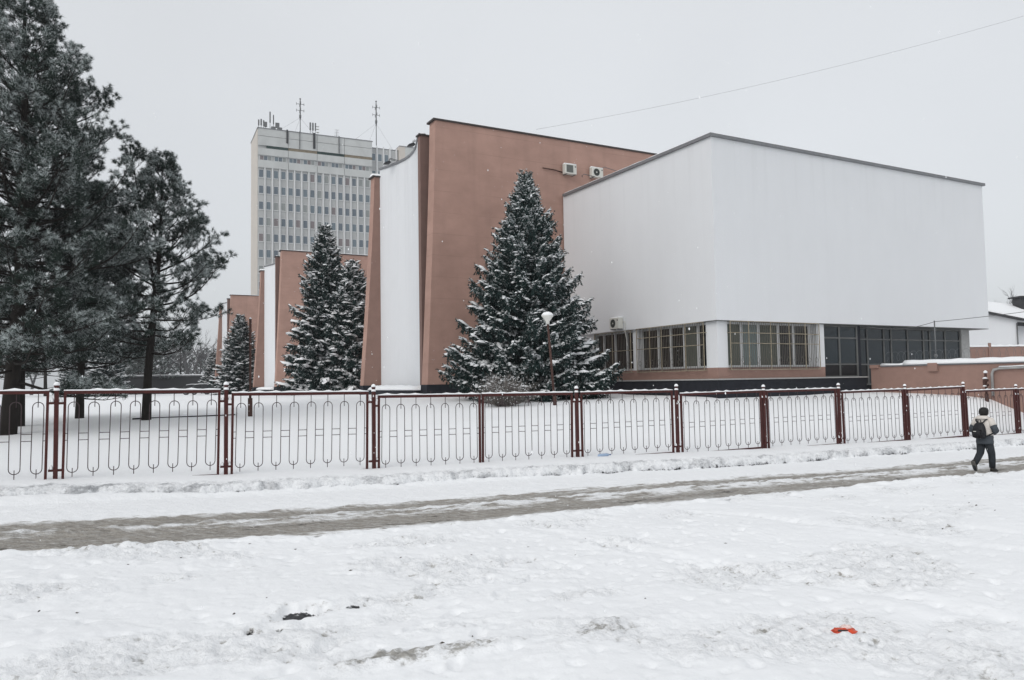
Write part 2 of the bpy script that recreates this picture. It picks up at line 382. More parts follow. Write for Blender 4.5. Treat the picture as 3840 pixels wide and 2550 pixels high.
def grade(segs):
    out = []
    for a, b, st in segs:
        n = max(1, int(round((b - a) / st))); out += list(np.linspace(a, b, n, endpoint=False))
    return np.array(out + [segs[-1][1]])
def sheet(name, us, vs, hfun, material, smooth=True):
    U, V = np.meshgrid(us, vs); Z, at = hfun(U, V)
    X = U * ST.c - V * ST.s; Y = U * ST.s + V * ST.c
    nu, nv = len(us), len(vs)
    i = np.arange(nu * nv).reshape(nv, nu)
    f = np.stack([i[:-1, :-1], i[:-1, 1:], i[1:, 1:], i[1:, :-1]], -1).reshape(-1, 4)
    o = np_mesh(name, np.stack([X, Y, Z], -1).reshape(-1, 3), f, material, smooth=smooth, attrs={k: np.broadcast_to(v, U.shape).ravel() for k, v in at.items()})
    return tag(o, kind='structure')

def near_edge(U): return VN + .07 * pn(U * 1.1, U * 0 + .5, 5) + .05 * pn(U * 4.3, U * 0, 6) + .025 * pn(U * 13, U * 0, 8)
def ell(U, V, u0, v0, a, b, ang=0):
    c, s = math.cos(ang), math.sin(ang); x = (U - u0) * c + (V - v0) * s; y = -(U - u0) * s + (V - v0) * c
    return np.sqrt((x / a) ** 2 + (y / b) ** 2)

def h_ground(U, V):
    base = fz(U) - .27 + .005
    base = base + .06 * pn(U * .22, V * .3, 11)
    patch = sstep(-.08, .42, fbm(U * .45, V * .7, 3, 21))
    lump = fbm(U * 2.6, V * 3.4, 5, 31, .58)
    z = base + .026 * pn(U * .9, V * 1.1, 12) + (.007 + .030 * patch) * lump + (.0025 + .010 * patch) * fbm(U * 7.5, V * 9.5, 3, 33, .7)
    ch = np.abs(pn(U * 6.5, V * 8.5, 41)); ch2 = np.abs(pn(U * 13, V * 16, 42))
    z = z - patch * (.022 * sstep(.25, .0, ch) * (pn(U * 1.9, V * 2.3, 43) > -.1) + .008 * sstep(.2, 0, ch2))
    pit = sstep(.42, .75, pn(U * 4.2, V * 6.5, 51)) + .7 * sstep(.45, .8, pn(U * 9, V * 14, 52))
    pit2 = sstep(.50, .8, pn(U * 7.5, V * 10, 53)) + sstep(.52, .8, pn(U * 15, V * 19, 54))
    z = z - .028 * pit - .014 * pit2
    dirt_shade = .40 * pit2 * (.35 + patch) + .33 * sstep(.12, .6, patch * (.45 + .8 * fbm(U * 3.1, V * 4.6, 3, 61))) * .75 + .5 * pit * patch
    # the berm along the road edge
    d = near_edge(U) - V
    berm = np.exp(-((d - .22) / .20) ** 2)
    z = z + berm * (.030 + .035 * fbm(U * 3.5, V * 5, 4, 71)) - .07 * sstep(.08, -.02, d)
    dirt_shade = dirt_shade + .35 * sstep(.7, .1, d) * sstep(-.2, .5, fbm(U * 1.5, V * 4, 3, 81))
    # wheel grooves swinging across
    for u0, v0, du, dv, wd, dp in ((8.3, 10.7, 2.4, -6.6, .12, .026), (9.7, 10.7, 2.4, -6.6, .11, .020), (2.8, 10.6, -3.2, -2.2, .16, .018), (5.2, 10.4, 1.9, -6.6, .15, .02)):
        L = math.hypot(du, dv); s = ((U - u0) * du + (V - v0) * dv) / L; q = ((U - u0) * -dv + (V - v0) * du) / L + .08 * pn(s * .6, s * 0, 9)
        g = np.exp(-(q / wd) ** 2) * sstep(-.5, .8, s)
        z = z - dp * g * (1 + .5 * pn(s * 2.2, q * 6, 13)) + dp * .5 * np.exp(-((np.abs(q) - wd * 1.7) / (wd * .45)) ** 2) * sstep(-.5, .8, s) * sstep(-.5, .5, fbm(U * 2.1, V * 2.7, 3, 16)) + .010 * g * fbm(U * 6, V * 8, 3, 18)
        dirt_shade = dirt_shade + .36 * g * sstep(-.25, .45, fbm(U * 2.2, V * 3.1, 3, 15))
    # boot prints, two walkers crossing and one along the road edge
    gp = np.random.default_rng(9)
    for (a0, b0, a1, b1) in ((-1.5, 4.6, 9.5, 10.4), (1.2, 3.6, 5.2, 10.6), (13.5, 9.9, 3.2, 7.4), (6.4, 3.2, 12.5, 10.2), (-2.5, 9.6, 4.2, 10.5)):
        Lp = math.hypot(a1 - a0, b1 - b0); an = math.atan2(b1 - b0, a1 - a0); m_ = int(Lp / .66)
        for q_ in range(m_):
            t_ = q_ / m_; sd_ = .11 if q_ % 2 else -.11
            pu = a0 + (a1 - a0) * t_ - math.sin(an) * sd_ + gp.normal(0, .05); pv_ = b0 + (b1 - b0) * t_ + math.cos(an) * sd_ + gp.normal(0, .05)
            msk = (np.abs(U - pu) < .35) & (np.abs(V - pv_) < .35)
            if not msk.any(): continue
            e_ = ell(U[msk], V[msk], pu, pv_, .15, .058, an + gp.normal(0, .15)) + .12 * fbm(U[msk] * 9, V[msk] * 9, 2, 19)
            z[msk] += -gp.uniform(.018, .038) * sstep(1.05, .75, e_) + .010 * np.exp(-((e_ - 1.3) / .22) ** 2)
            dirt_shade[msk] += gp.uniform(.0, .22) * sstep(1.0, .7, e_)
    # dirty churned ridge in the middle foreground
    r = ell(U, V, 2.15, 5.72, .85, .17, -.10); rm = sstep(1.25, .35, r)
    r2 = ell(U, V, 3.6, 5.55, 1.0, .30, .35); rm2 = sstep(1.2, .2, r2) * .6
    rm = np.maximum(rm, rm2)
    z = z + rm * (.03 + .05 * np.abs(fbm(U * 6.5, V * 8, 4, 91)))
    dirt_shade = dirt_shade + rm * (.62 + .60 * fbm(U * 4, V * 6, 3, 92))
    # thawed hole and its small neighbour
    e1 = ell(U, V, 1.43, 7.30, .26, .17, .1) + .35 * fbm(U * 7, V * 9, 3, 101)
    e2 = ell(U, V, 1.02, 6.86, .20, .10, 0) + .55 * fbm(U * 9, V * 12, 3, 102)
    e3 = ell(U, V, 1.85, 7.25, .20, .05, .2) + .6 * fbm(U * 9, V * 12, 3, 103)
    wet_shade = .80 * sstep(1.05, .45, e1) + .75 * sstep(.9, .4, e2) + .7 * sstep(.85, .4, e3)
    z = z - .065 * sstep(1.15, .8, e1) + .03 * np.exp(-((e1 - 1.45) / .3) ** 2) * sstep(7.3, 7.6, V) - .03 * sstep(1, .6, e2)
    dirt_shade = dirt_shade + .35 * np.exp(-((e1 - 1.2) / .4) ** 2) + .4 * sstep(1.3, .7, e2)
    # beyond the churned part, and behind the camera, plain
    return z, {'dirt_shade': np.clip(dirt_shade, 0, 1), 'wet_shade': np.clip(wet_shade, 0, 1), 'rough': np.clip(.18 + .45 * patch + .4 * rm, 0, 1)}

def h_road(U, V):
    base = fz(U) - .27
    wob = .07 * pn(U * .25, U * 0 + 3, 2)
    def band(c, wd): return np.exp(-np.abs((V - c - wob) / wd) ** 3.4)
    t1 = band(11.80, .56); t2 = band(13.20, .43)
    st = fbm(U * .9, V * 5.5, 4, 111) + .6 * fbm(U * 2.5, V * 16, 3, 118)
    z = base + .010 * fbm(U * 1.6, V * 4, 4, 112) - .03 * t1 - .045 * t2 + .012 * fbm(U * 5, V * 9, 3, 113)
    mid = band(12.58, .26)
    z = z + .028 * mid * (1 + fbm(U * 3, V * 6, 3, 114))
    e = near_edge(U)
    dirt_shade = 1.05 * t1 + 1.0 * t2 + mid * (.22 + .25 * st) + .3 * sstep(14.6, 13.4, V) * sstep(.0, .6, st)
    left = sstep(9, -3, U)
    dirt_shade = dirt_shade * (.92 + .16 * left) + .32 * left * sstep(13.9, 13.0, V) * (1 + .6 * st) + .16 * st * (t1 + t2) + .22 * sstep(14.5, 13.5, V) * sstep(.1, .7, st)
    dirt_shade = dirt_shade * sstep(16.0, 14.4, V)
    wet_shade = .50 * t1 * sstep(.1, .7, fbm(U * .8, V * 3, 3, 116)) + .25 * t2 * sstep(.2, .8, fbm(U * .8, V * 3, 3, 117))
    z = z + .10 * sstep(15.5, 15.95, V)
    z = z - .02 * sstep(11.12, 11.0, V)
    return z, {'dirt_shade': np.clip(dirt_shade * .95, 0, .92), 'wet_shade': np.clip(wet_shade, 0, 1), 'rough': np.clip(.40 + .5 * (t1 + t2 + mid), 0, 1)}

def h_verge(U, V):
    # snow bank thrown up by the plough, then the yard
    foot = VB + .10 * pn(U * .33, U * 0 + 7, 14) + .07 * pn(U * 1.7, U * 0, 16) + .05 * pn(U * 5.2, U * 0, 17) - .28 * sstep(4, 14, U) + .15 * sstep(14, 20, U) + .30 * sstep(2, -2, U)
    q = V - foot
    lo = fz(U) - .31
    rise = .85 * sstep(-.03, .17, q) + .15 * sstep(.1, .9, q)
    hi = fz(U) - .015 * np.clip(VFN - V, 0, 1)
    z = lo + (hi - lo) * rise
    face = sstep(-.02, .05, q) * sstep(.75, .2, q)
    z = z + face * .038 * fbm(U * 5, V * 7, 5, 121, .6) + .006 * fbm(U * 2, V * 2, 3, 122)
    # yard beyond
    yz = yard_z(U, V)
    k = sstep(VFN - .05, VFN + .4, V)
    z = z * (1 - k) + (yz + .010 * fbm(U * .7, V * .9, 4, 123) + .03 * pn(U * .17, V * .2, 124)) * k
    z = z - .05 * np.exp(-((V - VFN) / .15) ** 2) * 0
    crack = sstep(.075, .0, np.abs(q - .02)) * sstep(-.35, .15, pn(U * .9, U * 0 + 2, 131) + .8 * pn(U * 4.1, U * 0, 132))
    z = z - .07 * crack
    dirt_shade = face * (.30 + .35 * sstep(0, .5, fbm(U * 1.8, V * 5, 3, 133))) + .6 * crack  # bank face greyed; shade under the overhung foot painted into the gap
    dirt_shade = dirt_shade * (1 + .5 * sstep(4, -2, U))
    return z, {'dirt_shade': np.clip(dirt_shade, 0, 1), 'wet_shade': np.clip(crack * .85, 0, 1), 'rough': np.clip(.10 + .7 * face, 0, 1) * (V < 17) + .08 * (V >= 17)}  # second mask paints the gap's shade nearly black

us_f = grade([(-60, -12, 2.0), (-12, -3, .15), (-3, 8.5, .032), (8.5, 22, .075), (22, 40, .25), (40, 120, 3)])
sheet('ground', us_f, grade([(-30, 1, 1.0), (1, 3, .15), (3, 7.8, .030), (7.8, 11.34, .036)]), h_ground, M['ground'])
us_r = grade([(-60, -12, 2.0), (-12, -3, .1), (-3, 14, .045), (14, 34, .08), (34, 120, 2.5)])
sheet('road', us_r, grade([(11.0, 16.1, .04)]), h_road, M['road'])
sheet('lawn', us_r, grade([(15.15, 16.7, .03), (16.7, 17.5, .06), (17.5, 24, .25), (24, 45, .5), (45, 140, 4), (140, 700, 40)]), h_verge, M['bank'])

# ------------------------------------------------------------------ the pink halls with white concave panels
def flare(top, bot, z0, z1, n=8, p=1.25):
    """left edge leaning out towards the foot: list of (x,z) from foot to top"""
    return [(bot + (top - bot) * (1 - (1 - i / n) ** p), z0 + (z1 - z0) * i / n) for i in range(n + 1)]
def snow_strip(mb, pts, w0, h, n=6, seed=1, m=0, var=.35):
    """a rounded uneven ridge of snow along a polyline (x,y,z), width w0"""
    r_ = random.Random(seed); rings = []
    P = []
    for i in range(len(pts) - 1):
        a, b = Vector(pts[i]), Vector(pts[i + 1]); k = max(1, int((b - a).length / .35))
        for j in range(k): P.append(a + (b - a) * (j / k))
    P.append(Vector(pts[-1]))
    for i, p in enumerate(P):
        d = (P[min(i + 1, len(P) - 1)] - P[max(0, i - 1)]); d.z = 0; d.normalize(); s = Vector((-d.y, d.x, 0))
        hh = h * r_.uniform(1 - var, 1 + var * .5); ww = w0 * r_.uniform(.9, 1.06)
        rings.append([p + s * (ww / 2 * math.cos(t)) + Vector((0, 0, hh * math.sin(t) if math.sin(t) > 0 else 0)) for t in [math.pi * k / n for k in range(n + 1)]])
    mb.loft(rings, m)

PANEL = [(-.32, 1.42), (-.22, 1.9), (.0, 2.6), (.30, 3.5), (.50, 4.4), (.61, 5.3), (.60, 6.1), (.44, 7.1), (.20, 8.0), (-.08, 8.81)]
def make_hall():
    h = root('pink_hall', 'pink rendered hall block', 'building', BF.w(15.65, 36.92), BF.t)
    T = 16.33
    b = MB(); b.prism(flare(0, -.6, 2.36, T) + [(31, T), (31, 2.36)], 0, .8); b.build('front_wall', M['pink'], h)
    b = MB(); b.prism([(-.70, .6), (-.635, 2.36), (31, 2.36), (31, .6)], -.03, .83); b.build('plinth', M['plinth'], h)
    b = MB(); b.box(-.14, 31, -.08, .88, T, T + .09); cp = b.build('coping', M['dkcoping'], h)
    b = MB(); snow_strip(b, [(-.05, .4, T + .085), (31, .4, T + .085)], .92, .10, seed=3); b.build('snow', M['snow'], cp)
    # recess wall behind the slab
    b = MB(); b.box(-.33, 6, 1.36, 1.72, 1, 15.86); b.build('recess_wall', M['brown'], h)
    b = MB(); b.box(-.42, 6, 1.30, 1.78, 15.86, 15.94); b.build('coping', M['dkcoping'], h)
    # white concave panel
    P = []
    for i in range(len(PANEL) - 1):
        for j in range(3):
            t = j / 3; P.append((PANEL[i][0] * (1 - t) + PANEL[i + 1][0] * t, PANEL[i][1] * (1 - t) + PANEL[i + 1][1] * t))
    P.append(PANEL[-1])
    pz = lambda q: 15.86 + .0 * q
    b = MB()
    rings = [[(x, y, 2.30), (x, y, 15.86), (x + .28, y, 15.86), (x + .28, y, 2.30)] for x, y in P]
    b.loft(rings, 0, smooth=False); b.build('white_panel', M['white'], h)
    b = MB(); b.loft([[(x - .07, y, 15.86), (x - .07, y, 16.0), (x + .36, y, 16.0), (x + .36, y, 15.86)] for x, y in P], 0, smooth=False)
    pc = b.build('panel_coping', M['coping'], h)
    b = MB(); snow_strip(b, [(x + .15, y, 16.0) for x, y in P], .34, .06, seed=8); b.build('snow', M['snow'], pc)
    # far slab, lower and leaning out
    T2 = 15.40
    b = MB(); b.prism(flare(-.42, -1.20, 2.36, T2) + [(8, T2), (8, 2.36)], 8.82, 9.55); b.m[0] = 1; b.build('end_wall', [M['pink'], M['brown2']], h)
    b = MB(); b.prism([(-1.30, .6), (-1.235, 2.36), (8, 2.36), (8, .6)], 8.79, 9.58); b.build('plinth', M['plinth'], h)
    b = MB(); b.box(-.56, 8, 8.74, 9.63, T2, T2 + .08); cp = b.build('coping', M['dkcoping'], h)
    b = MB(); snow_strip(b, [(-.5, 9.18, T2 + .075), (8, 9.18, T2 + .075)], .86, .20, seed=5); b.build('snow', M['snow'], cp)
    # light-well box at the foot of the panel
    b = MB(); b.box(-1.0, .05, .9, 8.75, 1.0, 2.08); lw = b.build('light_well', M['plinth'], h)
    b = MB(); snow_strip(b, [(-.48, .9, 2.08), (-.48, 8.75, 2.08)], 1.12, .26, seed=6); b.build('snow', M['snow'], lw)
    # roof
    b = MB(); b.box(.9, 31, 1.9, 8.8, 14.6, 15.2); rf = b.build('roof', M['coping'], h)
    b = MB(); b.box(.95, 30.95, 1.95, 8.75, 15.2, 15.36); b.build('snow', M['snow'], rf)
    b = MB(); b.box(30, 31, .83, 8.80, .6, 15.1); b.build('back_wall', M['pink'], h)
    return h
hall = make_hall()
hall['label'] = 'tall pink and white hall block behind the biggest spruce, carrying two air conditioners'
hall['group'] = 'pink hall blocks in a row'
h2 = copy_tree(hall); h2.location = BF.w(16.70, 80.0); h2['label'] = 'middle pink hall block, seen beyond the pair of snowy spruces'
h3 = copy_tree(hall); h3.location = BF.w(17.95, 122.0); h3['label'] = 'farthest pink hall block, half hidden by the pine branches'

# ------------------------------------------------------------------ white annex
def make_annex():
    an = root('white_annex', 'big windowless white box building with grilled ground floor windows', 'building', BF.w(23.5, 24.79), BF.t)
    L, D, Z0, Z1 = 20.15, 12.05, 4.95, 13.02
    b = MB(); b.box(0, L, 0, D, Z0, Z1); b.build('upper_wall', M['white'], an)
    b = MB(); b.box(-.12, L + .12, -.12, .14, Z1 - .04, Z1 + .10).box(-.12, .14, .14, D - .1, Z1 - .04, Z1 + .10).box(L - .14, L + .12, .14, D, Z1 - .04, Z1 + .10)
    cp = b.build('roof_edge', M['coping'], an)
    b = MB(); snow_strip(b, [(-.02, D - .3, Z1 + .095), (-.02, .02, Z1 + .095)], .22, .05, seed=11)
    snow_strip(b, [(.1, -.02, Z1 + .095), (L, -.02, Z1 + .095)], .22, .04, seed=12); b.build('snow', M['snow'], cp)
    b = MB(); b.box(.15, L - .15, .15, D, Z1 - .02, Z1 + .06); b.build('roof_snow', M['snow'], an)
    # corner joints of the render
    # lower storey, set back a little
    s = .2
    for q in ((s, .80, s, .90), (6.45, 6.97, s, .62), (s, .62, 5.68, 6.14), (s, .62, 9.6, D)):
        b = MB(); b.box(*q, 2.90, Z0); b.build('pier', M['white'], an)
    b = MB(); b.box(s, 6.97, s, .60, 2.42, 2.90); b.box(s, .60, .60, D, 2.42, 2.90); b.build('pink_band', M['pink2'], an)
    b = MB(); b.box(-.02, 9.62, -.02, .95, .7, 2.36); b.box(-.02, .8, .95, D, .7, 2.36); pl = b.build('plinth', M['plinth'], an)
    b = MB(); b.box(-.07, 9.68, -.07, .97, 2.36, 2.42); b.box(-.07, .8, .97, D, 2.36, 2.42); b.build('ledge', M['sill'], pl)
    b = MB(); b.box(.8, L - .5, 1.6, 1.8, .7, Z0); b.build('inner_wall', M['plinth'], an)
    # windows: side 's' along a (street side), 'l' along b (left side)
    def window(side, a0, a1, z0, z1, mull, panes, setb):
        def bx(mb, p0, p1, d0, d1, za, zb, m=0):
            if side == 's': mb.box(p0, p1, d0, d1, za, zb, m)
            else: mb.box(d0, d1, p0, p1, za, zb, m)
        f = MB(); th = .075
        edges = [a0] + mull + [a1]
        bx(f, a0, a1, setb, setb + .09, z0, z0 + .10); bx(f, a0, a1, setb, setb + .09, z1 - .12, z1)
        for i, e in enumerate(edges):
            k = th if 0 < i < len(edges) - 1 else .06
            bx(f, max(a0, e - k), min(a1, e + k), setb + .002, setb + .088, z0 + .10, z1 - .12)
        fr = f.build('window', M['frame'], an)
        for i in range(len(edges) - 1):
            g = MB(); bx(g, edges[i] + .05, edges[i + 1] - .05, setb + .05, setb + .07, z0 + .08, z1 - .10)
            g.build('pane', M[panes[i % len(panes)]], fr)
        return fr
    def grille(side, a0, a1, z0, z1, verts, hors, out, step):
        g = MB()
        def bar(p0, p1, d, za, zb, t, m=0):
            if side == 's': g.box(p0, p1, d - t, d + t, za, zb, m)
            else: g.box(d - t, d + t, p0, p1, za, zb, m)
        t = .016
        for z in [z0, z1] + hors: bar(a0, a1, out - .004, z - t, z + t, t)
        for a in [a0, a1] + verts: bar(a - t, a + t, out + .002, z0, z1, t)
        n = int((a1 - a0) / step)
        for i in range(1, n): 
            a = a0 + (a1 - a0) * i / n
            bar(a - .008, a + .008, out + .006, z0, z1, .008, 1)
        # a row of small diamonds
        for i in range(int(n / 4)):
            a = a0 + (a1 - a0) * (i + .5) / int(n / 4); zc = z0 + .42
            pts = [(a - .10, zc), (a, zc + .16), (a + .10, zc), (a, zc - .16), (a - .10, zc)]
            P3 = [((p, out, z) if side == 's' else (out, p, z)) for p, z in pts]; g.tube(P3, .008, 4, 1)
        # the cage returns to the wall
        for a in (a0, a1):
            for z in (z0, z1, hors[-1] if hors else z0):
                if side == 's': g.box(a - t, a + t, out, .3, z - t * .8, z + t * .8)
                else: g.box(out, .3, a - t, a + t, z - t * .8, z + t * .8)
        return g.build('grille', [M['grille'], M['darkbar']], an)
    window('s', .80, 6.45, 2.90, Z0, [1.85, 2.9, 4.15, 5.15, 6.22], ['blind', 'curtain', 'blind', 'glass', 'glass', 'frame'], .42)
    window('l', .90, 5.68, 2.90, Z0, [1.65, 2.6, 3.55, 4.45], ['glass', 'blind', 'glass', 'glass', 'glass'], .42)
    window('l', 6.14, 9.6, 2.90, Z0, [6.95, 7.95, 8.95], ['glass'], .42)
    g = grille('s', .80, 6.42, 2.80, 4.93, [1.9, 3.25, 4.42, 5.48], [3.96, 4.42], .02, .112)
    tag(g, 'cream and rust window grille on the street side')
    grille('l', .86, 5.62, 2.80, 4.93, [2.05, 3.72, 4.6], [3.92, 4.46], .02, .112)
    grille('l', 6.16, 9.3, 2.80, 4.90, [7.7], [3.92], .06, .125)
    b = MB()
    b.box(.80, 6.45, .10, .42, 2.90, 2.93); b.box(.10, .42, .90, 5.68, 2.90, 2.93); b.build('window_sill', M['sill'], an)
    # dark glazing under the overhang
    def glazing(a0, a1, setb, z0, cols, transoms, glass):
        f = MB(); t = .05
        for i, a in enumerate(cols): f.box(a - t, a + t, setb, setb + .1, z0, Z0 - .12)
        for z in transoms: f.box(a0, a1, setb + .003, setb + .097, z - .035, z + .035)
        f.box(a0, a1, setb - .002, setb + .102, Z0 - .12, Z0); f.box(a0, a1, setb - .002, setb + .102, z0 - .02, z0 + .05)
        fr = f.build('glazing', M['dframe'], an)
        for i in range(len(cols) - 1):
            zz = [z0] + transoms + [Z0 - .1]
            for j in range(len(zz) - 1):
                g = MB(); g.box(cols[i] + t, cols[i + 1] - t, setb + .045, setb + .06, zz[j] + .03, zz[j + 1] - .03)
                g.build('pane', M['brick'] if (zz[j] < 2.6 and z0 < 2.6) else M[glass], fr)
    M['brick'] = mat('dark_louvre_panel', (.012, .012, .014), .5, noise=.5, nscale=5, stretch=(.6, .6, 9))
    glazing(6.97, 9.55, .34, 2.42, [7.02, 8.22, 9.50], [3.02, 4.30], 'gglass')
    glazing(9.75, 18.95, .92, 2.0, [9.8, 11.05, 12.35, 12.95, 14.3, 15.65, 16.2, 17.55, 18.9], [3.02, 4.30], 'gglass')
    b = MB(); b.box(9.55, 9.75, .34, 1.05, 1, Z0); b.build('column', M['plinth'], an)
    b = MB(); b.box(18.95, 19.70, .86, 1.7, .7, Z0); b.build('column', M['sill'], an)
    b = MB(); b.box(.02, L - .02, .02, 1.6, Z0 - .03, Z0 - .002); b.build('soffit', M['dframe'], an)
    return an
make_annex()

def ac_unit(loc, rot, label, fan_round, flip=False):
    r_ = root('air_conditioner', label, 'air conditioner', loc, rot, 'air conditioners on the walls')
    b = MB(); b.cham(-.40, .40, -.30, 0, 0, .56, .03); b.build('casing', M['acwhite'], r_)
    b = MB()
    if fan_round:
        for rad, dz in ((.215, .0),):
            n = 20; c = (-.08, -.306, .28)
            b.add([(c[0] + rad * math.cos(2 * math.pi * k / n), c[1], c[2] + rad * math.sin(2 * math.pi * k / n)) for k in range(n)], [tuple(range(n))])
        fan = b.build('fan', M['acdark'], r_)
        b = MB(); n = 10
        b.add([(-.08 + .045 * math.cos(2 * math.pi * k / n), -.312, .28 + .045 * math.sin(2 * math.pi * k / n)) for k in range(n)], [tuple(range(n))]); b.build('hub', M['acwhite'], fan)
        for rr in (.07, .11, .15, .19):
            g = MB(); n = 20
            g.tube([(-.08 + rr * math.cos(2 * math.pi * k / n), -.318, .28 + rr * math.sin(2 * math.pi * k / n)) for k in range(n + 1)], .004, 4); g.build('guard_ring', M['acgrill'], fan)
    else:
        b.box(-.30, .14, -.312, -.302, .08, .50); fan = b.build('fan_guard', M['acgrill'], r_)
        g = MB()
        for i in range(9): g.box(-.30, .14, -.318, -.313, .10 + i * .047, .112 + i * .047)
        g.build('louvres', M['metal'], fan)
    b = MB(); b.box(.26, .34, -.307, -.302, .40, .46); b.build('badge', M['acdark'], r_)
    b = MB()
    for x in (-.30, .28): b.box(x, x + .04, -.30, .10, -.04, -.005)
    b.build('bracket', M['metal'], r_)
    b = MB(); snow_strip(b, [(-.39, -.15, .555), (.39, -.15, .555)], .28, .07, seed=int(loc[0] * 10) % 50); b.build('snow', M['snow'], r_)
    return r_
a1 = ac_unit(BF.w(23.86, 36.80, 14.30), BF.t, 'air conditioner with square dark grille, higher one on the pink wall', False)
b = MB(); b.tube([(-1.7, .02, .22), (-1.0, .02, .20), (-.4, .02, .12)], .035, 6); b.build('pipe', M['rust'], a1)
a2 = ac_unit(BF.w(25.72, 36.80, 14.32), BF.t, 'air conditioner with round fan, just above the white roof edge', True)
b = MB(); b.tube([(-.85, .02, -.02), (-1.0, -.1, .0), (-.95, -.25, .08), (-.2, -.32, -.02)], .02, 5); b.tube([(.45, -.02, .50), (.5, -.15, .66), (.6, -.15, .70), (1.7, -.1, .55)], .02, 5); b.build('pipe', M['metal'], a2)
a3 = ac_unit(BF.w(23.48, 31.8, 5.04), BF.t - math.pi / 2, 'snow capped air conditioner low on the white wall above grilled windows', True)
b = MB(); b.tube([(.42, -.05, .3), (.56, -.05, .35), (.60, -.03, .2), (.55, -.02, -.15), (.75, -.02, -.9)], .02, 5); b.build('pipe', M['acwhite'], a3)

def floodlight(loc, rot, label):
    r_ = root('floodlight', label, 'floodlight', loc, rot, 'floodlights on the panel edge')
    b = MB(); b.tube([(.3, 0, .05), (-.35, 0, .14), (-.36, 0, -.05)], .02, 5); b.tube([(.3, .2, .05), (-.35, .2, .14), (-.36, .2, -.05)], .02, 5); b.build('arm', M['dkmetal'], r_)
    b = MB(); b.prism([(-.72, -.26), (-.66, -.14), (-.40, -.02), (-.28, -.10), (-.34, -.20)], -.06, .22); b.build('lamp_housing', M['dkmetal'], r_)
floodlight(BF.w(16.15, 40.4, 16.15), BF.t, 'dark floodlight on the bracket high on the curved white edge')
floodlight(BF.w(16.05, 44.2, 16.1), BF.t, 'lower dark floodlight lying along the curved white edge')

